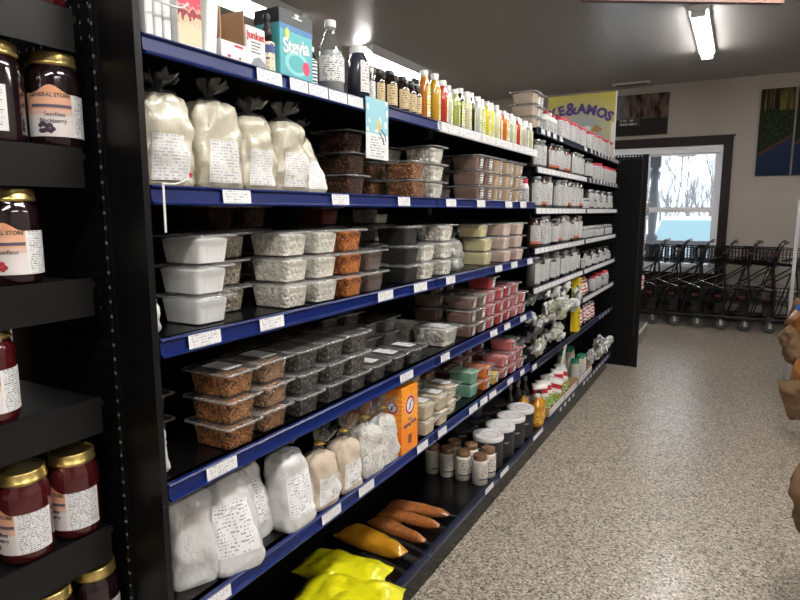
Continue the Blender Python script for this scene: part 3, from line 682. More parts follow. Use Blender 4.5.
# ------------------------------------------------------------------ boxes
def rbox(name, m, parent, sx, sy, sz, r=.0015, M=None):
    bm = bmesh.new(); bmesh.ops.create_cube(bm, size=1); bmesh.ops.scale(bm, vec=(sx, sy, sz), verts=bm.verts); bmesh.ops.translate(bm, vec=(0, 0, sz / 2), verts=bm.verts)
    bmesh.ops.bevel(bm, geom=bm.edges[:], offset=r, segments=2, affect='EDGES')
    if M: bm.transform(M)
    me = bpy.data.meshes.new(name); bm.to_mesh(me); bm.free(); me.materials.append(m); return link(name, me, parent)
def disc(name, m, parent, r, M, r0=0, n=40, sy=1.):
    b = MB()
    if r0: b.rings([[(r0 * math.cos(2 * math.pi * k / n), sy * r0 * math.sin(2 * math.pi * k / n), 0) for k in range(n)], [(r * math.cos(2 * math.pi * k / n), sy * r * math.sin(2 * math.pi * k / n), 0) for k in range(n)]], False, False, False, M)
    else: b.add([(r * math.cos(2 * math.pi * k / n), sy * r * math.sin(2 * math.pi * k / n), 0) for k in range(n)], [tuple(range(n))], M=M)
    return b.build(name, m, parent)
og = G('orange carton print'); sp = og.n('ShaderNodeSeparateXYZ'); og.l(og.coord(), sp.inputs[0])
rad = og.math('ARCTAN2', sp.outputs[1], og.math('SUBTRACT', sp.outputs[2], .165)); ray_ = og.math('GREATER_THAN', og.math('SINE', og.math('MULTIPLY', rad, 24.0)), .1)
dist = og.math('SQRT', og.math('ADD', og.math('MULTIPLY', sp.outputs[1], sp.outputs[1]), og.math('POWER', og.math('SUBTRACT', sp.outputs[2], .165), 2.0)))
fade = og.math('SUBTRACT', 1.0, og.math('MULTIPLY', dist, 9.0), clamp=True)
og.base(og.mix(og.math('MULTIPLY', ray_, fade), (.85, .24, .015), (.95, .6, .05))); og.set(.4); og = og.m
def soda_box(label, x, y, rz):
    t = thing('baking_soda_box', label, 'box', (x, y, z5), (0, 0, R(rz)))
    rbox('carton', og, t, .075, .118, .235)
    for nm, fc in (('front', lambda a, z, e: face_x(.0377 + e, a, z)), ('side', lambda a, z, e: face_ny(a, -.0592 - e, z))):
        k = 1 if nm == 'front' else .68
        disc('emblem_ring', whiteink, t, .036 * k, fc(0, .168, .0002)); disc('emblem_ring', redink, t, .034 * k, fc(0, .168, .0004)); disc('emblem_ring', whiteink, t, .024 * k, fc(0, .168, .0006))
        b = MB(); M = fc(0, .168, .0008) @ Matrix.Scale(k, 4)      # bent arm with a hammer
        b.add([(-.014, -.016, 0), (-.004, -.016, 0), (.004, -.006, 0), (.004, .004, 0), (-.003, .006, 0), (-.005, -.003, 0)], [(0, 1, 2, 3, 4, 5)], M=M)
        b.add([(-.006, .004, 0), (.014, .012, 0), (.0135, .015, 0), (-.0065, .007, 0)], [(0, 1, 2, 3)], M=M)
        b.add([(.011, .008, 0), (.017, .0105, 0), (.014, .0185, 0), (.008, .016, 0)], [(0, 1, 2, 3)], M=M)
        b.build('emblem_arm', mat('dark blue ink', (.03, .04, .2), .5), t)
    text('Pure', .014, mat('dark blue ink', (.03, .04, .2), .5), 'printed_word', t, face_x(.0378, 0, .118))
    text('Baking Soda', .0185, mat('dark blue ink', (.03, .04, .2), .5), 'printed_word', t, face_x(.0378, 0, .101) @ Matrix.Rotation(R(5), 4, 'Z'), bold=.0006)
    b = MB(); b.box(.0376, .0379, -.012, .012, .03, .062); b.build('printed_picture', mat('brown print', (.2, .06, .06), .5), t)
    return t
soda_box('orange baking soda carton with round emblem at the shelf edge', -.99, 1.79, 0)
soda_box('second orange baking soda carton behind the tied pearl bags', -1.115, 1.745, 4)

# ------------------------------------------------------------------ top shelf, near unit
z1 = ZS[1] - .001
wcart = printed('white carton print', (.82, .82, .81), (.5, .4, .4), 9, .3, 12)
def carton(label, x, y, rz, sx, sy, sz, m=None, roll=0, name='white_carton'):
    t = thing(name, label, 'box', (x, y, z1), (0, 0, R(rz)))
    t.rotation_euler = (R(roll), 0, R(rz)); rbox('carton', m or mat('white carton', (.8, .8, .79), .5), t, sx, sy, sz); return t
for i in range(3): carton('white carton edge, ' + ORD[i] + ' of three behind the bare wire hook', -1.0, .79 + .02 * i, 0, .09, .016, .115)
c = carton('white carton with a red cherry dessert picture, top shelf left', -.995, .882, 0, .085, .06, .105)
des = G('dessert picture print'); sp = des.n('ShaderNodeSeparateXYZ'); des.l(des.coord('UV'), sp.inputs[0]); nn = des.noise(des.coord('UV'), 7, 4)
cc = des.ramp(des.math('ADD', sp.outputs[1], des.math('MULTIPLY', des.math('SUBTRACT', nn, .5), .5)), [(0, (.75, .62, .42)), (.38, (.7, .5, .33)), (.5, (.3, .02, .03)), (.66, (.7, .35, .3)), (.72, (.6, .04, .08)), (1, (.75, .05, .12))], 'CONSTANT'); des.base(cc); des.set(.4)
b = MB(); b.quad((.0428, -.029, .004), (.0428, .029, .004), (.0428, .029, .101), (.0428, -.029, .101)); b.build('picture_panel', des.m, c)
b = MB(); b.quad((-.036, -.0303, .004), (.04, -.0303, .004), (.04, -.0303, .101), (-.036, -.0303, .101)); b.build('side_print', wcart, c)
c = carton('tall white carton leaning between the cherry box and cardboard tray', -1.0, .936, 0, .09, .03, .13, roll=-6)
c = thing('display_tray', 'open cardboard display tray with white printed outside, top shelf', 'tray', (-1.0, .998, z1))
b = MB(); b.box(.042, .045, -.035, .04, 0, .035); b.box(-.045, .045, -.035, -.032, 0, .10); b.box(-.045, .042, .037, .04, 0, .11); b.box(-.045, -.042, -.035, .04, 0, .125); b.box(-.045, .045, -.035, .04, 0, .002); b.build('tray_wall', cardb, c)
b = MB(); b.box(.0452, .0462, -.035, .04, 0, .035); b.add([(-.045, -.0355, 0), (.0462, -.0355, 0), (.0462, -.0355, .035), (-.02, -.0355, .10), (-.045, -.0355, .10)], [(0, 1, 2, 3, 4)]); b.build('printed_face', printed('white tray print', (.82, .81, .8), (.6, .05, .08), 3, .4, 5), c)
c = carton('white rennet carton with red lettering beside the cardboard tray', -.985, 1.075, 0, .05, .062, .085, name='rennet_box')
text('junket', .022, redink, 'printed_word', c, face_x(.0253, 0, .066), bold=.0007)
b = MB(); b.quad((.0253, -.02, .028), (.0253, .02, .028), (.0253, .02, .055), (.0253, -.02, .055)); b.build('fine_print', printed('rennet fine print', (.8, .8, .79), (.15, .15, .15), 4, .7, 12), c)
b = MB(); b.add([(.0253, -.018, .004), (.0253, .03, .004), (.0253, .03, .012), (.0253, .01, .024), (.0253, -.008, .018)], [(0, 1, 2, 3, 4)]); b.build('printed_picture', mat('grey print', (.3, .3, .33), .5), c)

def bottle(name, label, cat, loc, r, h, bodym, capm, labm=None, neck=.32, capr=.55, caph=.12, lab=(.12, .6), n=20, rz=0, liquid=None, group=None, laba=(-110, 110), shoulder=.12):
    t = thing(name, label, cat, loc, (0, 0, rz), group)
    hb = h * (1 - neck); b = MB()
    b.lathe([(r * .86, 0), (r, h * .015), (r, hb - h * shoulder * .5), (r * .88, hb), (r * capr * 1.05, hb + h * shoulder), (r * capr * .85, hb + h * shoulder * 1.3), (r * capr * .85, h * .97)], n); b.build('bottle_body', bodym, t)
    if liquid: b = MB(); b.lathe([(r * .84, .002), (r * .95, h * .02), (r * .95, hb - h * shoulder * .5), (r * .82, hb * .99), (r * .8, hb)], n); b.build('liquid', liquid, t)
    b = MB(); b.lathe([(r * capr, h * (1 - caph)), (r * capr * 1.02, h * (1 - caph * .9)), (r * capr * 1.02, h * .99), (r * capr * .9, h)], n); b.build('cap', capm, t)
    if labm:
        b = MB(); curved_label(b, r * 1.012, h * lab[0], h * lab[1], R(laba[0]), R(laba[1]), 18); b.build('label', labm, t)
    return t
amber = mat('dark amber glass', (.012, .006, .004), .08, coat=1)
wl = printed('white bottle label', (.84, .84, .82), (.12, .12, .14), 12, .5, 22)
# dropper bottle
t = bottle('dropper_bottle', 'small dark dropper bottle between the rennet and stevia boxes', 'bottle', (-.975, 1.13, z1), .0165, .088, amber, blk_p, printed('cream and blue dropper label', (.78, .68, .5), (.1, .1, .15), 6, .4, 12, bands=((.62, .9, (.05, .08, .25)),)), neck=.2, lab=(.05, .75), shoulder=.1, caph=.12)
b = MB(); b.lathe([(.0115, .082), (.012, .084), (.012, .098), (.0075, .10), (.0075, .112), (.009, .116), (.009, .124), (.005, .131)], 14); b.build('dropper_bulb', mat('black rubber', (.012, .012, .012), .5), t)
# stevia box
c = thing('stevia_box', 'teal stevia carton with dark top band and white lettering', 'box', (-.995, 1.215, z1))
tl = mat('teal carton', (.09, .42, .46), .4); rbox('carton', tl, c, .075, .125, .15)
b = MB(); b.box(-.038, .0379, -.0629, .0629, .118, .1505); b.build('dark_band', mat('charcoal carton band', (.035, .04, .045), .4), c)
b = MB(); b.box(.0374, .0381, -.0629, .0629, .106, .118); b.build('blue_band', mat('blue stripe print', (.05, .2, .45), .4), c)
text('Stevia', .046, whiteink, 'printed_word', c, face_x(.0384, -.002, .073) @ Matrix.Rotation(R(6), 4, 'Z'), bold=.0012, space=.92)
b = MB(); b.quad((.0382, -.02, .135), (.0382, .03, .135), (.0382, .03, .142), (.0382, -.02, .142)); b.build('fine_print', printed('white fine print on charcoal', (.035, .04, .045), (.8, .8, .8), 1, .8, 12), c)
b = MB()
for k in range(3): a = R(50 + 40 * k); b.add([(0, 0, 0), (.009 * math.cos(a - .3), .009 * math.sin(a - .3), 0), (.013 * math.cos(a), .013 * math.sin(a), 0), (.009 * math.cos(a + .3), .009 * math.sin(a + .3), 0)], [(0, 1, 2, 3)], M=face_x(.0384, .002, .139))
b.build('leaf_emblem', whiteink, c)
disc('printed_fruit', mat('strawberry print', (.75, .05, .13), .4), c, .014, face_x(.0384, .035, .03), sy=1.15)
disc('printed_leaf', mat('yellow green print', (.6, .6, .1), .4), c, .008, face_x(.0384, -.035, .098), sy=1.6)
disc('printed_swirl', mat('pale teal print', (.25, .62, .64), .4), c, .045, face_x(.0383, .0, .035), r0=.032, sy=.6)
# bottles after the box
t = bottle('extract_bottle', 'small dark bottle with white label and cap just right of the stevia box', 'bottle', (-.985, 1.305, z1), .017, .098, amber, white_p, printed('black and white extract label', (.82, .82, .82), (.03, .03, .03), 6, .8, 8), lab=(.08, .62), neck=.3)
t = bottle('glass_bottle', 'tall clear glass bottle with white cap and white label', 'bottle', (-1.0, 1.415, z1), .037, .192, glassm, white_p, wl, neck=.42, capr=.42, caph=.1, lab=(.16, .5), shoulder=.22, liquid=mat('pale clear liquid', (.42, .43, .43), .15), n=28)
t = bottle('syrup_bottle', 'dark grey-blue bottle with white cap right of the tall clear bottle', 'bottle', (-.985, 1.53, z1), .031, .15, mat('dark blue grey plastic', (.03, .035, .05), .2, coat=.6), white_p, printed('cream bottle label', (.82, .77, .74), (.35, .15, .18), 9, .5, 12), neck=.26, capr=.58, caph=.17, lab=(.14, .68), n=28, laba=(-45, 55))
tanl = printed('tan bottle label', (.62, .48, .27), (.15, .1, .06), 8, .5, 16)
for i, (y, h, r, g_) in enumerate(((1.60, .085, .013, 1), (1.645, .09, .019, 0), (1.71, .098, .0245, 0), (1.79, .095, .0245, 0), (1.85, .09, .02, 0), (1.893, .085, .018, 0))):
    bottle('extract_bottle', ['slim clear vial beside the dark grey-blue bottle', 'first tan-labelled dark bottle, half hidden', 'second tan-labelled dark bottle of the row', 'third tan-labelled dark bottle of the row', 'fourth tan-labelled dark bottle of the row', 'last tan-labelled dark bottle before the taller coloured ones'][i],
           'bottle', (-.985, y, z1), r, h + .02, glassm if g_ else amber, white_p if g_ else blk_p, wl if g_ else tanl, lab=(.1, .62), neck=.3, laba=(-80, 60), capr=.6, caph=.14)
bottle('extract_bottle', 'clear bottle with white cap behind the tan-labelled bottles', 'bottle', (-1.04, 1.93, z1), .02, .135, glassm, white_p, wl, lab=(.1, .6))
# flavouring bottles on the white-railed top shelf
FL = dict(gold=(.55, .3, .02), amber=(.5, .16, .02), red=(.45, .03, .02), black=(.01, .01, .012), clear=(.5, .5, .48), lemon=(.75, .62, .03), orange=(.6, .12, .02), pale=(.62, .6, .42), green=(.35, .4, .1))
fll = printed('yellow green flavour label', (.70, .74, .28), (.12, .15, .05), 9, .5, 10, bands=((.0, .15, (.8, .8, .7)), (.55, .7, (.85, .85, .6))))
seq = ['amber', 'gold', 'red', 'clear', 'green', 'black', 'pale', 'black', 'clear', 'clear', 'lemon', 'lemon', 'pale', 'red', 'orange', 'amber', 'clear', 'pale', 'red', 'pale', 'clear', 'black', 'clear']
HH = [.165, .172, .158, .15, .145, .16, .155, .16, .155, .152, .152, .155, .152, .138, .142, .14, .142, .138, .14, .138, .135, .14, .135]
YY = [1.95, 2.045, 2.10, 2.155, 2.21, 2.27, 2.325, 2.38, 2.44, 2.495, 2.55, 2.605, 2.66, 2.71, 2.76, 2.81, 2.86, 2.91, 2.96, 3.01, 3.06, 3.11, 3.16]
cname = dict(gold='golden', amber='amber', red='red', black='black', clear='clear', lemon='lemon-yellow', orange='orange', pale='pale', green='greenish')
protoF = {}
for i, c in enumerate(seq):
    y = YY[i]
    if c not in protoF: protoF[c] = bottle('flavouring_bottle', '', 'bottle', (0, 0, 0), .0225, .14, mat('flavour ' + c, FL[c], .12, coat=1), white_p, fll, lab=(.06, .68), neck=.26, capr=.62, caph=.13, laba=(-20, 75))
    place(protoF[c], f'{cname[c]} flavouring bottle with white cap, {ORD[i]} along the white-railed top shelf', (-.985 - .006 * (i % 2), y, z1), (0, 0, R(random.uniform(-20, 20))), 'flavouring bottles along the white rail', (1, 1, HH[i] / .14))
for i in range(12):
    c = ['clear', 'gold', 'clear', 'green', 'clear', 'lemon', 'pale', 'clear', 'amber', 'clear', 'pale', 'red'][i]
    place(protoF[c], f'{cname[c]} flavouring bottle, {ORD[i]} in the back row behind the white rail', (-1.06, 2.04 + i * .095, z1), (0, 0, R(random.uniform(-20, 20))), 'back row of flavouring bottles', (1, 1, 1.0 + .05 * (i % 3)))
for i in range(3): stack(1, -.985, 3.07, 1, 'flat', 'cocoa', ['lowest', 'middle', 'topmost'][i] + ' of the brown stack beside the yellow sign', .08 + i * .064) if False else None
for i in range(3): tub('flat', 'oat', ['lowest', 'middle', 'topmost'][i] + ' oat-brown tub of the stack left of the yellow sign, top shelf', -1.045, 3.275, ZF[0] + i * .0645 - .0005, R(0))
for i in range(3): tub('bigbox', 'rice', ['lowest', 'middle', 'topmost'][i] + ' grain tub of the stack behind the flavouring bottles, top shelf', -1.2, 2.78, z1 + i * .0645 + .0005, R(4))

# hanging card
hc = thing('shelf_card', 'pale blue flower-printed card hanging from the top shelf rail', 'card', (-.938, 1.557, 1.695), (0, 0, 0))
cg = G('flower card print'); sp = cg.n('ShaderNodeSeparateXYZ'); cg.l(cg.coord('UV'), sp.inputs[0]); v = cg.n('ShaderNodeTexVoronoi'); cg.l(cg.coord('UV'), v.inputs['Vector']); v.inputs['Scale'].default_value = 5
cb = cg.mix(cg.math('GREATER_THAN', sp.outputs[1], .42), (.78, .79, .78), (.3, .58, .66)); cb = cg.mix(cg.math('MULTIPLY', cg.math('LESS_THAN', v.outputs['Distance'], .33), cg.math('GREATER_THAN', sp.outputs[1], .45)), cb, (.82, .82, .78))
cg.base(cb); cg.set(.5)
b = MB(); b.quad((.0, -.0625, -.085), (.0, .0625, -.085), (.0, .0625, .085), (.0, -.0625, .085)); b.quad((-.0008, .0625, -.085), (-.0008, -.0625, -.085), (-.0008, -.0625, .085), (-.0008, .0625, .085)); b.build('card_sheet', cg.m, hc)
b = MB(); b.quad((.0006, -.052, -.08), (.0006, .052, -.08), (.0006, .052, -.02), (.0006, -.052, -.02)); b.build('fine_print', printed('card fine print', (.78, .79, .78), (.2, .2, .22), 8, .5, 18), hc)
b = MB()
for k in range(5): a = R(72 * k); b.add([(0, 0, 0), (.012 * math.cos(a - .35), .012 * math.sin(a - .35), 0), (.021 * math.cos(a), .021 * math.sin(a), 0), (.012 * math.cos(a + .35), .012 * math.sin(a + .35), 0)], [(0, 1, 2, 3)], M=face_x(.0008, .005, .01))
b.build('printed_flower', mat('yellow flower print', (.85, .6, .05), .5), hc)
b = MB(); b.tube([(.001, .02, .0), (.001, .04, -.01), (.001, .045, -.03)], .0016, 4); b.tube([(.001, .01, -.01), (.001, .028, -.025), (.001, .035, -.04)], .0016, 4); b.build('printed_pods', ink, hc)

# ------------------------------------------------------------------ far units: glass jars
def small_jar(name, r, h, bodym, lidm, labm, lidh=.13, lab=(.12, .74), laba=(-72, 42)):
    t = thing(name, '', 'jar')
    b = MB(); b.lathe([(r * .85, 0), (r, h * .04), (r, h * .74), (r * .85, h * .84), (r * .78, h * (1 - lidh))], 16); b.build('jar_body', bodym, t)
    b = MB(); b.lathe([(r * .84, h * (1 - lidh)), (r * .86, h * (1 - lidh * .9)), (r * .86, h * .985), (r * .78, h)], 16); b.build('lid', lidm, t)
    b = MB(); curved_label(b, r * 1.02, h * lab[0], h * lab[1], R(laba[0]), R(laba[1]), 12); b.build('label', labm, t)
    return t
jwl = printed('white jar label', (.45, .45, .445), (.2, .2, .2), 9, .42, 9)
jw_red = printed('white jar label with red foot', (.45, .45, .445), (.2, .2, .2), 9, .42, 9, bands=((0, .14, (.5, .12, .05)),))
jam_brown = mat('brown preserve in glass', (.08, .035, .02), .1, coat=1); jam_grey = mat('grey spice in glass', (.10, .10, .095), .12, coat=1)
PJ = dict(redcap=small_jar('glass_jar', .036, .125, mat('milky jar', (.5, .5, .49), .3), redlid, jwl, .2, (.05, .78)), tall=small_jar('glass_jar', .04, .15, jam_brown, blk_p, jw_red, .1),
          grey=small_jar('glass_jar', .041, .15, jam_grey, mat('grey lid', (.3, .3, .3), .3, .6), jwl, .1, (.1, .78)), small=small_jar('spice_jar', .03, .085, jam_grey, mat('grey lid', (.3, .3, .3), .3, .6), jwl, .2, (.08, .7)), dark=small_jar('glass_jar', .041, .14, jam_dark, blk_p, jwl, .12))
LVN = ['top shelf', 'second shelf', 'third shelf', 'fourth shelf', 'fifth shelf', 'sixth shelf']
def jar_row(k, y0, y1, kinds, step, x=-.995, hs=1.0, who='third', run=''):
    z = ZF[k] - .001; n = int(round((y1 - y0) / step))
    for i in range(n):
        key = kinds[i % len(kinds)]
        d = {'redcap': 'white jar with red lid', 'tall': 'brown glass jar with tall white label', 'grey': 'grey glass jar with white label', 'small': 'small spice jar with white label', 'dark': 'dark glass jar with white label'}[key]
        place(PJ[key], f'{d}, {ORD[i]} along {who} unit{run}, {LVN[k]}', (x + random.uniform(-.008, .008), y0 + step * (i + .5), z), (0, 0, R(random.uniform(-25, 20))), f'jars on the {who} unit, {LVN[k]}', (1, 1, hs * (1 + .03 * (i % 3))))
jar_row(0, 3.72, 4.42, ['redcap'], .088)
jar_row(0, 4.5, 5.55, ['redcap'], .085, who='farthest')
jar_row(1, 3.26, 3.42, ['grey'], .09); jar_row(1, 3.52, 4.02, ['tall', 'tall', 'grey'], .1); 
jar_row(1, 4.50, 4.72, ['dark'], .09, who='farthest'); jar_row(1, 4.76, 5.02, ['redcap'], .085, who='farthest near-end run'.replace(' near-end run', '')); 
z_ = ZF[1]
for i in range(6): place(PJ['redcap'], f'white jar with red lid, {ORD[i]} of the last six on the farthest unit, second shelf', (-.995, 5.18 + i * .088, z_ - .001), (0, 0, R(random.uniform(-20, 20))))
for i in range(3): place(PJ['grey'], f'grey glass jar, {ORD[i]} of three beside the unit joint, third unit second shelf', (-.995, 4.14 + i * .1, z_ - .001), (0, 0, R(random.uniform(-20, 20))))
jar_row(2, 3.26, 3.6, ['grey', 'tall'], .112, hs=1.15); jar_row(2, 3.7, 4.42, ['grey', 'grey', 'tall'], .12, hs=1.15, who='third', run=' after the gap'); jar_row(2, 4.5, 5.6, ['small', 'small', 'grey'], .085, who='farthest', hs=.9)
jar_row(3, 3.28, 4.42, ['tall', 'grey', 'grey', 'dark'], .114, hs=1.1); jar_row(3, 4.5, 5.6, ['small'], .078, who='farthest')
jar_row(4, 3.28, 4.42, ['grey', 'dark'], .114, hs=1.1); jar_row(4, 4.5, 5.6, ['small', 'dark', 'small'], .085, who='farthest', hs=.85)
# second rows behind
jar_row(5, 4.9, 5.6, ['redcap', 'small', 'redcap'], .09, who='farthest', hs=.95)
# white tubs at the start of the far top shelf
for i in range(3): tub('bigbox', 'powder_white', ['lowest', 'middle', 'topmost'][i] + ' white tub beside the brown stack, before the red-lidded jars', -1.05, 3.395, ZF[0] + i * .064, R(0))
for i, y in enumerate((3.49, 3.57, 3.645)): bottle('squeeze_bottle', ORD[i] + ' white bottle left of the red-lidded jars on the far top shelf', 'bottle', (-1.0, y, ZF[0] - .001), .034, .12, mat('white opaque bottle', (.7, .7, .68), .4), [redlid, white_p, redlid][i], jwl, lab=(.1, .6), capr=.6)
# small white jar with red cap beside the tan tubs
bottle('squeeze_bottle', 'small white bottle with red cap beside the tan tubs, second shelf', 'bottle', (-1.0, 3.155, ZS[2] - .001), .026, .12, mat('white opaque bottle', (.7, .7, .68), .4), redlid, jwl, lab=(.1, .6), capr=.7, caph=.2)

# crumpled bags, pouches
def pouch_mesh(name, w, h, t, seed, m, crumple=.012, nx=14, nz=18, seal=.06, taper=1.):
    """pillow bag: local x thickness, y width, z height, with flat crimped ends"""
    b = MB(); rs = []
    for j in range(nz + 1):
        v = j / nz; e = min(1, min(v, 1 - v) / .22); th = t / 2 * math.sin(e * math.pi / 2) ** .8 if seal < v < 1 - seal * .5 else .0008
        row = []
        n2 = nx * 2
        for k in range(n2):
            a = 2 * math.pi * k / n2; y = math.cos(a) * w / 2 * (1 - .06 * math.sin(math.pi * v)) * (1 - (1 - taper) * max(0, v - .35) / .65); x = math.sin(a) * th
            x = math.copysign(abs(math.sin(a)) ** .8, math.sin(a)) * th
            nz_ = noise.noise(Vector((y * 22 + seed, v * 7, x * 30 + seed))) * crumple; nz2 = noise.noise(Vector((y * 60 + seed, v * 18, seed))) * crumple * .45
            row.append((x + (nz_ + nz2) * (.3 + e * .7), y + nz_ * .6, h * v + nz2))
        rs.append(row)
    b.rings(rs, True, True); return b.mesh(name, m)
silver = mat('crumpled silver film', (.5, .5, .5), .25, .35, coat=.5, bump=(45, .9, .02))
whitefilm = mat('white crinkled film', (.78, .79, .77), .35, coat=.6, bump=(40, .8, .02))
palefilm = mat('pale green white film', (.55, .58, .45), .35, coat=.6, bump=(40, .8, .02))
rd = random.Random(12)
cm = [pouch_mesh('seasoning_packet', .12, .15, .05, s * 3.3, m, .03) for s, m in enumerate((whitefilm, silver, whitefilm, palefilm))]
def packets(n, y0, y1, z, x0, x1, zr, words, seed, scale=(.8, 1.1)):
    rr = random.Random(seed)
    for i in range(n):
        o = link('seasoning_packet', cm[rr.randrange(4)], None, (rr.uniform(x0, x1), y0 + (y1 - y0) * (i + .5) / n, z + rr.uniform(*zr)), (R(rr.uniform(-60, 60)), R(rr.uniform(0, 55)), R(rr.uniform(-40, 40))))
        s = rr.uniform(*scale); o.scale = (s, s, s); tag(o, f'crumpled white and silver packet, {ORD[i]} from the left {words}', 'packet', 'crumpled packets ' + words)
packets(26, 3.27, 4.25, ZF[5] + .0, -.985, -.915, (-.03, .06), 'in the sixth-shelf heap', 3, (.5, .72))
packets(16, 3.32, 4.15, ZF[5] + .08, -1.05, -.97, (0, .035), 'atop the sixth-shelf heap', 31, (.45, .65))
packets(14, 3.32, 4.0, ZF[6] + .02, -1.04, -.96, (0, .05), 'in the seventh-shelf heap', 5, (.45, .65))
packets(14, 4.95, 5.65, .2, -1.03, -.95, (0, .08), 'of the far bottom-shelf packets', 8, (.6, .8))
def yellow_box(label, y, z, h, words=False):
    t = thing('yellow_carton', label, 'box', (-.975, y, z)); rbox('carton', mat('yellow carton', (.82, .58, .02), .4), t, .05, .085, h)
    b = MB(); b.quad((.0256, -.03, .02), (.0256, .03, .02), (.0256, .03, h * .9), (.0256, -.03, h * .9)); b.build('printed_panel', printed('yellow carton print', (.85, .6, .03), (.1, .06, .02), 4, .6, 5), t)
yellow_box('yellow carton on the sixth shelf at the unit joint', 4.36, ZF[5], .16); yellow_box('yellow carton on the seventh shelf below the other yellow one', 4.36, ZF[6], .17)
pkt = pouch_mesh('snack_packet', .09, .13, .03, 1.5, printed('red and white packet', (.75, .73, .7), (.5, .03, .05), 5, .7, 4), .006)
for i in range(5):
    o = link('snack_packet', pkt, None, (-.99, 4.5 + i * .13, ZF[6] + .0), (0, R(-8), R(rd.uniform(-15, 15)))); tag(o, f'small red and white packet, {ORD[i]} on the farthest unit, seventh shelf', 'packet')
for i in range(3):
    o = link('snack_packet', pkt, None, (-.99, 4.56 + i * .11, ZF[5] + .0), (0, R(-12), R(rd.uniform(-15, 15)))); tag(o, f'small red and white packet, {ORD[i]} right of the upper yellow carton', 'packet')
for i, y in enumerate((3.5, 3.62, 3.76, 3.9, 4.05)):
    place(PJ['dark'], f'dark jar, {ORD[i]} behind the packets on the seventh shelf', (-1.16, y, ZF[6] - .001))
# fifth shelf right end: green-capped jar, pouches
bottle('spice_bottle', 'bottle with green cap behind the pink tubs, fifth shelf end', 'bottle', (-1.06, 3.16, ZS[5] - .001), .03, .15, mat('white opaque bottle', (.7, .7, .68), .4), mat('green cap', (.01, .16, .09), .35), jwl, lab=(.1, .6), capr=.9, caph=.25)
# hanging price strip at the joint
o = MB().box(-.001, .001, -.035, .035, -.14, 0).build('hanging_label_strip', white_p); o.location = (-.935, 3.93, .585); o.rotation_euler = (0, R(8), 0); tag(o, 'long pale paper strip hanging from the seventh shelf rail above the trays', 'label strip')

# ------------------------------------------------------------------ bottom deck goods
zb = .1655
brl = mat('brown jar lid', (.20, .11, .055), .35); mayo = mat('cream jar contents', (.62, .58, .5), .2, coat=.7)
jlab = printed('cream jar label', (.70, .66, .58), (.12, .12, .15), 10, .5, 14, bands=((0, .09, (.03, .03, .03)),))
t = small_jar('nut_butter_jar', .039, .145, mayo, brl, jlab, .2, (.2, .72)); JP = t
for i, (x, y, w_) in enumerate(((-1.255, 2.6, 'farthest back at left'), (-1.175, 2.6, 'second from the left'), (-1.09, 2.6, 'third from the left'), (-1.0, 2.595, 'frontmost at the rail'), (-.995, 2.69, 'just right of the frontmost'), (-1.09, 2.70, 'second row behind the third'), (-1.18, 2.70, 'second row at the back'))):
    place(JP, 'cream-coloured jar with brown lid, ' + w_ + ', bottom shelf', (x, y, zb), (0, 0, R(-15 * (i % 3))), 'brown-lidded jars on the bottom shelf')
canm = printed('dark canister print', (.018, .02, .022), (.3, .3, .32), 9, .42, 20)
canb = printed('black canister print', (.03, .03, .035), (.3, .3, .32), 9, .4, 12, bands=((.0, .25, (.03, .04, .15)),))
def canister(lid, cm_, h=.165, r=.076):
    t = thing('lidded_canister', '', 'canister')
    b = MB(); b.lathe([(r * .96, 0), (r, .004), (r, h * .25), (r, h * .5), (r, h * .7), (r, h - .02)], 32, cap1=True); b.build('canister_body', cm_, t)
    b = MB(); b.lathe([(r * 1.03, h - .024), (r * 1.05, h - .02), (r * 1.05, h - .004), (r * 1.03, h), (r * .95, h - .001), (r * .93, h - .004)], 32); b.build('lid', lid, t)
    disc('lid_print', mat('red ring print', (.55, .25, .25), .5), t, r * .55, Matrix.Translation((.012, 0, h - .003)), r0=r * .5) if lid is whitelid else None
    return t
whitelid = mat('white snap lid', (.8, .8, .8), .35)
cw = canister(whitelid, canm); ck = canister(blk_p, canb)
for i, (x, y) in enumerate(((-1.045, 2.82), (-1.04, 2.985), (-1.035, 3.15), (-1.035, 3.315))):
    place(cw, 'white-lidded canister, ' + ['nearest', 'second', 'third', 'farthest'][i] + ' of four in the front row, bottom shelf', (x, y, zb), (0, 0, 0), 'white-lidded canisters')
for i, (x, y) in enumerate(((-1.215, 2.85), (-1.215, 3.015), (-1.21, 3.18), (-1.2, 3.345))):
    place(ck, 'black-lidded canister, ' + ['nearest', 'second', 'third', 'farthest'][i] + ' of four in the back row, bottom shelf', (x, y, zb), (0, 0, 0), 'black-lidded canisters')
c2 = place(ck, 'blue-labelled canister standing on top of the back row', (-1.3, 3.18, zb + .166)) if False else dup(ck, 'dark canister raised on top of the back row, bottom shelf', (-1.22, 3.05, zb + .166), (0, 0, 0), None, (.6, .6, .8))
juice = mat('orange syrup in plastic', (.62, .27, .02), .12, coat=1)
for i, (x, y, w_) in enumerate(((-.985, 3.5, 'at the rail right of the white lids'), (-1.0, 3.585, 'second from the white lids'), (-1.08, 3.52, 'behind the front one'))):
    bottle('syrup_jug', 'orange-amber syrup bottle, ' + w_ + ', bottom shelf', 'bottle', (x, y, zb), .038, .2, juice, whitelid if i == 0 else blk_p, printed('yellow orange syrup label', (.75, .45, .05), (.3, .05, .02), 6, .5, 8), neck=.35, capr=.4, lab=(.1, .5), shoulder=.15)
for i in range(4):
    bottle('dark_bottle', 'slim dark bottle with grey cap, ' + ORD[i] + ' in the group behind the syrup', 'bottle', (-1.16 + .02 * (i % 2), 3.5 + i * .08, zb), .03, .23, mat('smoky glass', (.05, .045, .04), .1, coat=1), mat('grey lid', (.3, .3, .3), .3, .6), jwl, neck=.4, capr=.4, lab=(.1, .45))
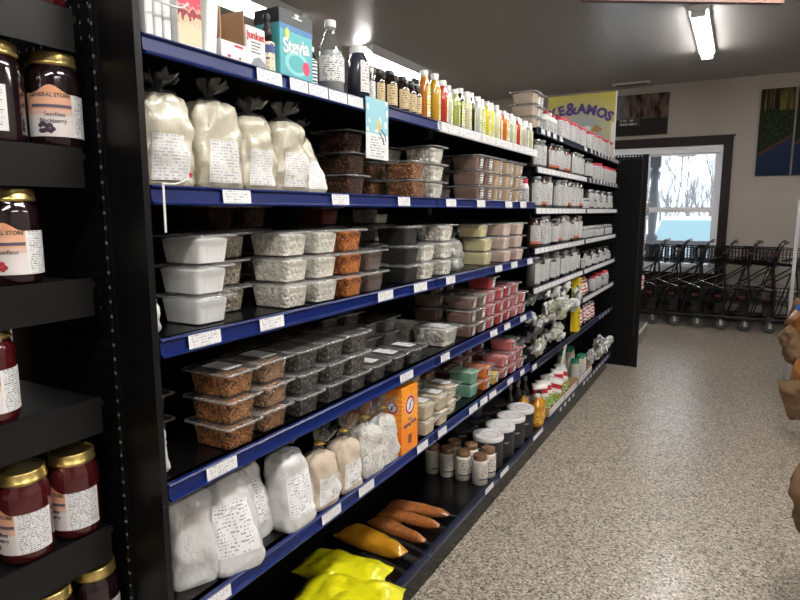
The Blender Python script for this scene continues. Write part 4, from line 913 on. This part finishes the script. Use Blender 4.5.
# display trays with stand-up pouches
pm = G('white pouch with red and green print'); sp = pm.n('ShaderNodeSeparateXYZ'); pm.l(pm.coord('Generated'), sp.inputs[0]); nn = pm.noise(pm.coord('Generated'), 4, 2)
c0 = pm.ramp(sp.outputs[2], [(0, (.2, .07, .03)), (.12, (.75, .73, .68)), (.3, (.5, .12, .06)), (.42, (.75, .73, .68)), (.62, (.5, .02, .04)), (.78, (.75, .73, .68)), (.93, (.5, .5, .48))], 'CONSTANT')
c0 = pm.mix(pm.math('MULTIPLY', pm.math('GREATER_THAN', nn, .56), pm.math('LESS_THAN', sp.outputs[2], .5)), c0, (.2, .35, .05)); pm.base(c0); pm.set(.35)
pom = pouch_mesh('stand_up_pouch', .11, .19, .045, 4.4, pm.m, .005)
trm = mat('white tray board', (.62, .6, .56), .6)
for ti, (y0, y1) in enumerate(((3.68, 4.05), (4.07, 4.44), (4.48, 4.95))):
    tr = thing('display_tray', ['nearest', 'middle', 'farthest'][ti] + ' low white-fronted cardboard tray at the bottom shelf rail', 'tray', (-1.04, y0, zb))
    b = MB(); L = y1 - y0; b.box(.076, .08, 0, L, 0, .05); b.box(-.08, .08, 0, .004, 0, .06); b.box(-.08, .08, L - .004, L, 0, .06); b.box(-.08, -.076, 0, L, 0, .09); b.box(-.08, .08, 0, L, 0, .003); b.build('tray_wall', cardb, tr)
    b = MB(); b.box(.0802, .082, 0, L, 0, .05); b.build('printed_front', trm, tr)
for i, y in enumerate((3.72, 3.80, 3.89, 3.98, 4.12, 4.21, 4.30)):
    o = link('stand_up_pouch', pom, None, (-1.02 + .006 * (i % 2), y + .03, zb + .006), (R(rd.uniform(-16, 10)), R(rd.uniform(-24, -6)), R(rd.uniform(-70, -25)))); tag(o, 'white pouch with red and green print, ' + ORD[i] + ' from the left in the cardboard trays', 'pouch', 'printed pouches in the trays')
gcap = mat('green cap', (.01, .16, .09), .35)
for i, (x, y, h) in enumerate(((-1.0, 4.52, .14), (-1.02, 4.61, .13), (-1.0, 4.70, .14), (-1.01, 4.80, .13), (-1.1, 4.5, .2), (-1.12, 4.6, .18), (-1.1, 4.73, .18), (-1.11, 4.84, .17))):
    bottle('spice_bottle', 'bottle with broad green cap, ' + ORD[i] + ' of the group in the farthest tray', 'bottle', (x, y, zb + .003 if x > -1.12 else zb + .003), .036, h + .04, mat('pale spice bottle', (.45, .4, .3), .3), gcap, jwl, lab=(.1, .65), capr=.85, caph=.2, neck=.24)
# bags lying on the bottom shelf
def lying(name, label, cat, w, h, t, seed, m, loc, rot, cr=.008, tail=None, taper=1.):
    me = pouch_mesh(name, w, h, t, seed, m, cr, seal=.05, taper=taper); o = thing(name, label, cat, loc, rot); link('bag_body', me, o)
    if tail:
        b = MB(); rs = []
        for j in range(7):
            v = j / 6; ww = w * .38 * (1 - v * .55) * taper; rs.append([(.004 * math.sin(k * 1.9 + seed) * (1 - v) + (.003 if k < 6 else -.0005), ww / 2 * (1 - 2 * (k if k < 6 else 11 - k) / 5), h * .97 + v * tail) for k in range(12)])
        b.rings(rs, True, True); b.build('clear_bag_end', clearb, o)
    return o
ybag = mat('bright yellow bag film', (.85, .8, .01), .3, coat=.7, bump=(20, .6, .012))
P2 = math.pi / 2
lying('yellow_bag', 'bright yellow bag at the picture bottom, nearest on the bottom shelf', 'bag', .17, .34, .09, 2.2, ybag, (-1.19, 1.47, .212), (0, P2 * .97, R(10)), .02)
lying('yellow_bag', 'bright yellow bag lying farther back, overlapping the nearest one', 'bag', .16, .32, .08, 5.2, ybag, (-1.28, 1.60, .215), (0, P2 * .98, R(4)), .02)
lying('yellow_bag', 'bright yellow bag with its end hanging over the bottom rail', 'bag', .15, .26, .07, 8.1, ybag, (-1.05, 1.42, .235), (0, P2 * 1.04, R(10)), .02)
osy = mat('golden syrup bag', (.52, .24, .015), .15, coat=1)
lying('filled_piping_bag', 'golden filled bag with pointed clear end, behind the yellow bags', 'bag', .12, .30, .07, 3.7, osy, (-1.29, 1.86, .205), (0, P2, R(-7)), .008, .09, .4)
olen = grain('orange grains in film', (.55, .2, .03), (.28, .07, .012), scale=200, rough=.3)
olen.node_tree.nodes['Principled BSDF'].inputs['Coat Weight'].default_value = 1.0
for i, (y, a) in enumerate(((2.0, -10), (2.07, 2), (2.14, 8))):
    lying('filled_piping_bag', 'orange grain-filled bag, ' + ['nearest', 'middle', 'farthest'][i] + ' of three lying in a fan', 'bag', .075, .27, .045, 6 + i, olen, (-1.24, y, .196 + .003 * i), (0, P2, R(a)), .006, .07, .35)
for i, (y, a) in enumerate(((1.74, -16), (1.80, -10), (1.90, -18), (1.96, -14))):
    o = MB(); rs = []
    for j in range(12):
        v = j / 11; ww = .035 * (1 - .6 * v); rs.append([(v * .24, ww * (k / 7 - .5), .004 + .006 * math.sin(k * 2.1 + j * .9 + i) ** 2) for k in range(8)])
    o.rings(rs, False, False, closed=False); ob = o.build('clear_bag_end', clearb); ob.location = (-1.16, y, .17); ob.rotation_euler = (0, 0, R(a)); tag(ob, 'empty clear film tail, ' + ORD[i] + ' from the yellow bags, bottom shelf', 'bag', 'clear film tails on the bottom shelf')

# ------------------------------------------------------------------ yellow sign
sgn = thing('yellow_sign', 'large yellow sign with purple arched lettering above the red-lidded jars', 'sign', (-1.30, 5.70, 1.93))
yg = G('yellow sign print'); sp = yg.n('ShaderNodeSeparateXYZ'); yg.l(yg.coord('UV'), sp.inputs[0])
du = yg.math('SUBTRACT', sp.outputs[0], .5); dv = yg.math('SUBTRACT', sp.outputs[1], .35)
dd = yg.math('SQRT', yg.math('ADD', yg.math('MULTIPLY', du, du), yg.math('MULTIPLY', dv, dv)))
yg.base(yg.ramp(dd, [(0, (.3, .4, .5)), (.3, (.42, .45, .4)), (.48, (.55, .52, .2)), (.75, (.62, .55, .09))])); yg.set(.45)
SW = .60
b = MB(); b.box(-SW / 2, SW / 2, -.006, .006, 0, .56); b.build('board', yg.m, sgn)
b = MB(); b.box(SW / 2 - .035, SW / 2, -.012, .012, -.05, .3); b.box(SW / 2 - .008, SW / 2 + .002, -.008, .008, 0, .56); b.build('edge_frame', white_p, sgn)
word = 'KE&AMOS'; xs = [-.245, -.175, -.09, .005, .09, .18, .245]
for i, ch in enumerate(word):
    a = (xs[i] + .02) / .5; zz = .40 - .42 * (xs[i] + .02) ** 2 / .2
    text(ch, .15 if ch == '&' else .112, pur, 'printed_letter', sgn, face_ny(xs[i] - .0, -.0075, .435 - .9 * (xs[i] + .06) ** 2) @ Matrix.Rotation(-a * .9, 4, 'Z'), extrude=.001, bold=.006)
disc('printed_hat', mat('straw hat print', (.45, .25, .08), .5), sgn, .05, face_ny(.14, -.0075, .245), sy=.35)
disc('printed_hat', mat('straw hat print', (.45, .25, .08), .5), sgn, .028, face_ny(.14, -.0078, .262), sy=.8)
disc('printed_cloud', whiteink, sgn, .035, face_ny(.06, -.0075, .26), sy=.7)

# ------------------------------------------------------------------ things on the unit beyond the panel
for i in range(9):
    z = [.165, .6, 1.0, 1.4, 1.0, 1.4, .6, 1.75, 1.75][i]; y = [6.6, 6.7, 6.5, 6.7, 7.0, 7.1, 7.1, 6.5, 6.9][i]
    o = link('snack_bag', cm[i % 4] if i % 2 else pkt, None, (-.885, y, z + .002), (0, R(4), R(rd.uniform(-10, 10)))); tag(o, ORD[i] + ' packet on the unit beyond the far end panel', 'packet', 'packets beyond the end panel')
    o.scale = (1, 1, 1.2)

# ------------------------------------------------------------------ posters on the far wall
def forest(name, road):
    g = G(name); c = g.coord('UV'); sp = g.n('ShaderNodeSeparateXYZ'); g.l(c, sp.inputs[0]); u, v = sp.outputs[0], sp.outputs[1]
    mp = g.n('ShaderNodeMapping'); g.l(c, mp.inputs[0]); mp.inputs[3].default_value = (9, 1.2, 1)
    tr = g.noise(mp.outputs[0], 1.6, 3); fol = g.noise(c, 22, 5, .75)
    top = g.ramp(tr, [(.35, (.006, .006, .004)), (.5, (.02, .018, .01)), (.66, (.16, .12, .04))])
    mid = g.ramp(fol, [(.4, (.004, .006, .003)), (.55, (.02, .028, .012)), (.72, (.1, .105, .06))])
    a = g.mix(g.math('GREATER_THAN', g.math('ADD', v, g.math('MULTIPLY', fol, .1)), .8), mid, top)
    edge = g.math('ADD', .22 if road == 0 else .34, g.math('MULTIPLY', u, .22))
    a = g.mix(g.math('LESS_THAN', v, g.math('ADD', edge, .035)), a, (.09, .035, .018))
    a = g.mix(g.math('LESS_THAN', v, edge), a, g.mix(v, (.012, .02, .05), (.035, .045, .085)))
    g.base(a); g.set(.7, spec=.1); return g.m
for i, x0 in enumerate((.147, .545)):
    c = thing('canvas_picture', ['forest road canvas panel, left one on the far wall', 'forest road canvas panel, right one at the picture edge'][i], 'picture', (x0 + .187, YW - .001, 2.44))
    b = MB(); b.box(-.187, .187, -.03, 0, -.53, .54); b.build('canvas_edge', mat('dark canvas edge', (.03, .03, .03), .6), c)
    b = MB(); b.quad((-.187, -.0305, -.53), (.187, -.0305, -.53), (.187, -.0305, .54), (-.187, -.0305, .54)); b.build('printed_canvas', forest('forest road print %d' % i, i), c)
c = thing('canvas_picture', 'dim misty tree picture with small lettering, left above the window', 'picture', (-1.28, YW - .001, 2.77))
mg = G('misty tree print'); uv = mg.coord('UV'); sp = mg.n('ShaderNodeSeparateXYZ'); mg.l(uv, sp.inputs[0]); mp = mg.n('ShaderNodeMapping'); mg.l(uv, mp.inputs[0]); mp.inputs[3].default_value = (7, 2, 1)
cr = mg.ramp(mg.noise(mp.outputs[0], 1.3, 5), [(.38, (.02, .014, .01)), (.5, (.09, .06, .045)), (.65, (.16, .11, .08))])
cr = mg.mix(mg.math('SUBTRACT', .75, mg.math('MULTIPLY', sp.outputs[0], 2.2), clamp=True), cr, (.2, .22, .24)); cr = mg.mix(mg.math('LESS_THAN', sp.outputs[1], .4), cr, (.022, .02, .02)); mg.base(cr); mg.set(.7, spec=.1)
b = MB(); b.box(-.35, .35, -.03, 0, -.27, .28); b.build('canvas_edge', mat('dark canvas edge', (.03, .03, .03), .6), c)
b = MB(); b.quad((-.35, -.0305, -.27), (.35, -.0305, -.27), (.35, -.0305, .28), (-.35, -.0305, .28)); b.build('printed_canvas', mg.m, c)
b = MB(); b.quad((-.29, -.031, -.14), (-.0, -.031, -.14), (-.0, -.031, -.04), (-.29, -.031, -.04)); b.build('fine_print', printed('pale lettering on dark', (.022, .02, .02), (.4, .38, .35), 2, .6, 14), c)

# ------------------------------------------------------------------ shopping carts
cb = mat('black cart coating', (.004, .004, .0045), .4); rub = mat('grey caster rubber', (.045, .045, .045), .55); hub = mat('caster hub', (.2, .2, .2), .4)
redp = mat('red plastic badge', (.085, .004, .007), .5)
def cart():
    t = thing('shopping_cart', '', 'shopping cart')     # local +x = handle end, y from 0 (near side) to .48
    W = .48
    def basket(x0, x1, z0r, z1r, z0f, z1f, inset=.02):
        b = MB(); n = 17
        P = lambda u, v: (x0 + (x1 - x0) * u, (z0f + (z0r - z0f) * u) * (1 - v) + (z1f + (z1r - z1f) * u) * v)
        for side in (0, 1):
            for k in range(n + 1):
                u = k / n; (xa, za), (xb_, zb_) = P(u, 0), P(u, 1); ya, yb = (inset, 0) if side == 0 else (W - inset, W)
                b.tube([(xa, ya, za), (xb_, yb, zb_)], .003, 4)
            for v, r in ((0, .004), (.35, .003), (.68, .003), (1, .0055)):
                (xa, za), (xb_, zb_) = P(0, v), P(1, v); y = inset * (1 - v) if side == 0 else W - inset * (1 - v)
                b.tube([(xa, y + (.05 if side == 0 else -.05), za), (xb_, y, zb_)], r, 4)
        for k in range(9):
            y = inset + (W - 2 * inset) * k / 8; (xa, za), (xb_, zb_) = P(0, 0), P(1, 0); b.tube([(xa, y, za), (xb_, y, zb_)], .002, 4)
            (xc, zc) = P(0, 1); b.tube([(xa, y, za), (xc, y, zc)], .002, 4)
        for v in (.5, 1): (xa, za) = P(0, v); b.tube([(xa, .03, za), (xa, W - .03, za)], .004, 4)
        for k in range(5): (xa, za) = P(k / 4, 0); b.tube([(xa, inset, za), (xa, W - inset, za)], .0025, 4)
        return b
    basket(-.62, 0, .80, 1.005, .86, 1.02).build('upper_basket', cb, t)
    basket(-.66, .02, .32, .50, .40, .52).build('lower_basket', cb, t)
    b = MB()
    for y in (0, W):
        b.tube([(.0, y, .12), (.0, y, .5), (-.03, y, .78), (.005, y, .95), (.035, y, 1.05), (.065, y, 1.085), (.085, y, 1.09)], .0125, 7)
        b.tube([(-.6, y + (.06 if y == 0 else -.06), .12), (-.3, y, .16), (.02, y, .18)], .0125, 6)
        b.tube([(-.68, y + (.05 if y == 0 else -.05), .15), (-.45, y, .5), (-.03, y, .80)], .009, 6)
        b.tube([(-.22, y, .17), (-.06, y, .78)], .009, 6)
    b.tube([(.0, 0, .16), (.0, W, .16)], .01, 6); b.tube([(-.6, .06, .12), (-.6, W - .06, .12)], .01, 6)
    b.build('frame', cb, t)
    b = MB(); b.tube([(.085, -.01, 1.09), (.085, W + .01, 1.09)], .016, 10); b.build('handle', cb, t)
    b = MB(); b.tube([(.083, -.016, 1.091), (.091, .03, 1.091)], .019, 8); b.build('handle_end', mat('grey handle cap', (.12, .12, .12), .4), t)
    b = MB(); b.box(-.02, -.012, .03, W - .03, .82, 1.0); b.add([(-.02, .03, .9), (-.02, W - .03, .9), (-.2, W - .04, .86), (-.2, .04, .86)], [(0, 1, 2, 3)]); b.build('child_seat', mat('black seat plastic', (.006, .006, .006), .5), t)
    b = MB(); b.box(-.1, -.005, .04, W - .04, .2, .31); b.build('lower_panel', mat('black seat plastic', (.006, .006, .006), .5), t)
    b = MB(); b.box(-.05, .0, -.012, -.006, .945, .97); b.build('red_badge', redp, t)
    b = MB(); b.box(-.10, -.04, -.012, -.006, .405, .435); b.build('red_badge', redp, t)
    b = MB(); b.tube([(-.3, -.004, .62), (-.1, -.004, .55), (.0, -.004, .52)], .004, 5); b.tube([(-.62, .01, .56), (-.3, -.004, .70)], .005, 5); b.build('steel_rod', chrome, t)
    for x, y in ((-.02, .02), (-.02, W - .02), (-.545, .08), (-.545, W - .08)):
        wl_ = MB(); M = Matrix.Translation((x, y, .065)) @ Matrix.Rotation(P2, 4, 'X')
        wl_.lathe([(.03, -.013), (.06, -.013), (.065, -.009), (.065, .009), (.06, .013), (.03, .013)], 20, M); wh = wl_.build('caster_wheel', rub, t)
        h_ = MB(); h_.lathe([(.004, -.017), (.014, -.016), (.014, .016), (.004, .017)], 12, M); h_.lathe([(.034, -.0145), (.038, -.0145), (.038, .0145), (.034, .0145)], 16, M, False, False); h_.build('wheel_hub', hub, wh)
        f = MB(); f.box(x - .012, x + .02, y - .022, y - .018, .06, .125); f.box(x - .012, x + .02, y + .018, y + .022, .06, .125); f.box(x - .012, x + .02, y - .022, y + .022, .12, .13); f.build('caster_fork', steel, t)
    return t
ct = cart()
for i in range(7):
    place(ct, 'black two-tier shopping cart, ' + ['leftmost', 'second', 'third', 'fourth', 'fifth', 'sixth', 'rightmost'][i] + (' of the nested row' if i in (0, 6) else ' from the left of the nested row'), (-.87 + .262 * i, 8.38, 0), (0, 0, 0), 'nested shopping carts under the window')

# ------------------------------------------------------------------ right-hand unit and its goods
ur = thing('shelving_unit', 'dark shelving unit at the right picture edge with goods poking out', 'shelving unit')
b = MB(); b.box(1.08, 1.1, 3.3, 6.3, 0, 1.6); b.build('back_panel', black, ur)
b = MB(); b.box(.62, 1.08, 3.3, 6.3, 0, .2); b.build('base_deck', black, ur)
for z in (.5, .8, 1.15):
    b = MB(); b.box(.68, 1.08, 3.3, 6.3, z - .02, z); b.build('shelf', black, ur)
b = MB(); b.box(.42, .445, 5.95, 5.99, 0, 1.55); b.box(.445, 1.08, 5.95, 5.99, 1.5, 1.55); b.box(.445, .62, 5.95, 5.99, 0, .05); b.build('front_upright', mat('white wire upright', (.5, .5, .5), .4), ur)
bread = mat('golden brown bread bag', (.33, .13, .03), .3, coat=.7, bump=(18, .6, .02))
bk = [pouch_mesh('kraft_bag', .2, .3, .13, 3, kraft, .02), pouch_mesh('bread_bag', .2, .28, .14, 9, bread, .014)]
for i, (x, y, z, k, s, rx, nm, lb) in enumerate((
        (.50, 5.5, .42, 1, 1.0, 10, 'bread_bag', 'golden brown bread bag at the right edge, upper one below the carts'),
        (.46, 5.2, .34, 0, .95, -25, 'kraft_bag', 'crumpled brown paper bag right of the last cart wheel'),
        (.48, 5.05, .14, 1, 1.0, 20, 'bread_bag', 'dark golden bread bag below the upper one at the right edge'),
        (.46, 4.55, .12, 0, .9, -15, 'kraft_bag', 'torn brown paper bag lowest of the right-edge group'),
        (.47, 5.8, .5, 0, .9, 15, 'kraft_bag', 'brown paper bag behind the golden bread bag at right edge'))):
    o = link(nm, bk[k], None, (x, y, z), (R(rx), R(-12), R(20 * i))); o.scale = (s, s, s); tag(o, lb, 'bag')
o = rbox('blue_carton', mat('blue carton', (.03, .12, .4), .4), None, .1, .14, .12); o.location = (.50, 5.75, .60); tag(o, 'small blue carton between the brown bags at right edge', 'box')
o = link('kraft_bag', bk[0], None, (.345, 2.45, .27), (R(4), R(-14), R(15))); tag(o, 'brown kraft bag tip poking in at the lower right edge', 'bag')
b = MB(); b.box(.38, .7, 2.2, 2.8, 0, .27); o = b.build('kraft_bag_bin', cardb); tag(o, 'cardboard bin under the lone kraft bag at lower right, out of frame', 'bin')

# ------------------------------------------------------------------ outside the window
snow = mat('snow', (.85, .88, .92), .8)
MB().box(-30, 30, YW + .2, 60, -.45, -.35).build('ground', snow, kind='structure')
MB().box(-6, 5, YW + .13, 11.0, -.1, -.02).build('porch_floor', mat('grey porch boards', (.3, .3, .31), .6), kind='structure')
greyp = mat('grey painted porch wood', (.33, .35, .4), .5)
MB().box(-6, 5, 10.5, 10.7, 2.62, 2.95).build('porch_beam', mat('dark porch beam', (.05, .055, .065), .6), kind='structure')
MB().box(-6, 5, YW + .13, 10.9, 2.95, 3.05).build('porch_roof', mat('dark porch beam', (.05, .055, .065), .6), kind='structure')
for i, x in enumerate((-3.3, -1.215, 1.2)):
    b = MB(); b.box(-.085, .085, -.085, .085, -.02, 1.0); b.box(-.085, .085, -.085, .085, 2.15, 2.62)
    b.lathe([(.08, 1.0), (.1, 1.03), (.1, 1.06), (.055, 1.1), (.07, 1.3), (.085, 1.5), (.07, 1.75), (.055, 1.95), (.085, 2.02), (.085, 2.06), (.06, 2.1), (.08, 2.15)], 16)
    o = b.build('porch_post', greyp); o.location = (x, 10.6, 0); tag(o, 'grey turned porch post ' + ['left of the window view', 'seen through the window', 'right of the window view'][i], 'post')
rl = thing('porch_railing', 'grey porch railing with snow on its rail, seen through the window', 'railing', (0, 10.6, 0))
b = MB(); b.box(-3.2, 1.1, -.045, .045, .93, .99); b.box(-3.2, 1.1, -.03, .03, .1, .16); b.build('rail', greyp, rl)
b = MB(); b.box(-3.2, 1.1, -.04, .04, .99, 1.0); b.build('snow_cap', snow, rl)
for k in range(34):
    x = -3.1 + k * .125
    if abs(x + 1.215) < .11: continue
    b = MB(); b.lathe([(.018, .16), (.02, .3), (.028, .42), (.02, .55), (.024, .7), (.018, .93)], 6); o = b.build('baluster', greyp, rl); o.location.x = x
# car
car = thing('parked_car', 'snow-dusted pale car parked beyond the porch railing', 'car', (-1.0, 14.3, -.35))
body = mat('pale icy car paint', (.62, .68, .72), .3, coat=.6); ice = mat('icy windscreen', (.27, .43, .48), .3)
b = MB(); st = [(0, .42, .72, .80), (.15, .30, .92, .86), (1.1, .25, 1.02, .90), (3.6, .25, 1.05, .90), (4.3, .3, 1.0, .87), (4.5, .4, .85, .82)]
b.rings([[(-w_, y, z0), (-w_ * 1.0, y, (z0 + z1) / 2), (-w_ * .92, y, z1), (w_ * .92, y, z1), (w_, y, (z0 + z1) / 2), (w_, y, z0)] for y, z0, z1, w_ in st], smooth=False); b.build('car_body', body, car)
b = MB(); st = [(1.0, 1.0, .80), (1.75, 1.60, .64), (2.2, 1.68, .62), (3.5, 1.66, .62), (4.35, 1.05, .76)]
b.rings([[(-.84, y, .98), (-w_, y, z1), (w_, y, z1), (.84, y, .98)] for y, z1, w_ in st], smooth=False); b.build('cabin', body, car)
b = MB(); b.quad((-.74, 1.04, 1.06), (.74, 1.04, 1.06), (.60, 1.70, 1.58), (-.60, 1.70, 1.58), M=Matrix.Translation((0, -.012, .012))); b.build('windscreen', ice, car)
for s in (-1, 1):
    b = MB(); b.quad((s * .79, 1.4, 1.1), (s * .79, 3.9, 1.1), (s * .655, 3.5, 1.56), (s * .655, 1.85, 1.56)); b.build('side_window', mat('dark car glass', (.06, .07, .08), .1), car)
    b = MB(); b.box(s * .86 - .06, s * .86 + .1 * s, 1.5, 1.62, 1.05, 1.2) if s > 0 else b.box(-1.0, -.8, 1.5, 1.62, 1.05, 1.2); b.build('wing_mirror', mat('black plastic', (.02, .02, .02), .5), car)
    b = MB(); b.box(s * .62 - .14, s * .62 + .14, -.02, .05, .62, .76); b.build('headlamp', mat('lamp glass', (.7, .7, .7), .2), car)
    for y in (.9, 3.6): b = MB(); b.lathe([(.2, -.1), (.33, -.1), (.34, 0), (.33, .1), (.2, .1)], 20, Matrix.Translation((s * .8, y, .34)) @ Matrix.Rotation(P2, 4, 'Y')); b.build('wheel', mat('tyre', (.02, .02, .02), .7), car)
# bare trees
bark = mat('frosted bark', (.24, .24, .25), .9)
def tree_mesh(seed, H):
    rr = random.Random(seed); b = MB()
    def br(p, d, L, r, lv):
        pts = [p]; q = p.copy(); dd = d.copy()
        for k in range(3): dd = (dd + Vector((rr.uniform(-.15, .15), rr.uniform(-.15, .15), rr.uniform(.0, .15)))).normalized(); q = q + dd * L / 3; pts.append(q.copy())
        b.tube(pts, r, 3)
        if lv == 0: return
        for k in range(5 if lv > 1 else 7):
            i = rr.randint(1, 3); nd = (dd + Vector((rr.uniform(-1, 1), rr.uniform(-1, 1), rr.uniform(.2, .9))) * .6).normalized(); br(pts[i], nd, L * rr.uniform(.4, .6), r * .48, lv - 1)
    br(Vector((0, 0, 0)), Vector((0, 0, 1)), H, .05, 4); return b.mesh('bare_tree', bark)
tms = [tree_mesh(s, h) for s, h in ((1, 3.6), (2, 4.2), (3, 3.2))]
rd = random.Random(5)
k = 0; rows_ = (22, 25, 28, 31, 35, 39)
for ri, y in enumerate(rows_):
    n = 4 if y < 30 else 5
    for j in range(n):
        x = -.09 * y + (j - (n - 1) / 2) * 2.3 + (.9 if ri % 2 else 0); o = link('bare_tree', tms[k % 3], None, (x, y + rd.uniform(-.4, .4), -.4), (0, 0, rd.uniform(0, 6))); s = rd.uniform(.8, 1.0); o.scale = (s, s, s)
        tag(o, f'bare winter tree, {ORD[j]} from the left in the {ORD[ri]} line beyond the car', 'tree', 'bare trees outside the window'); k += 1
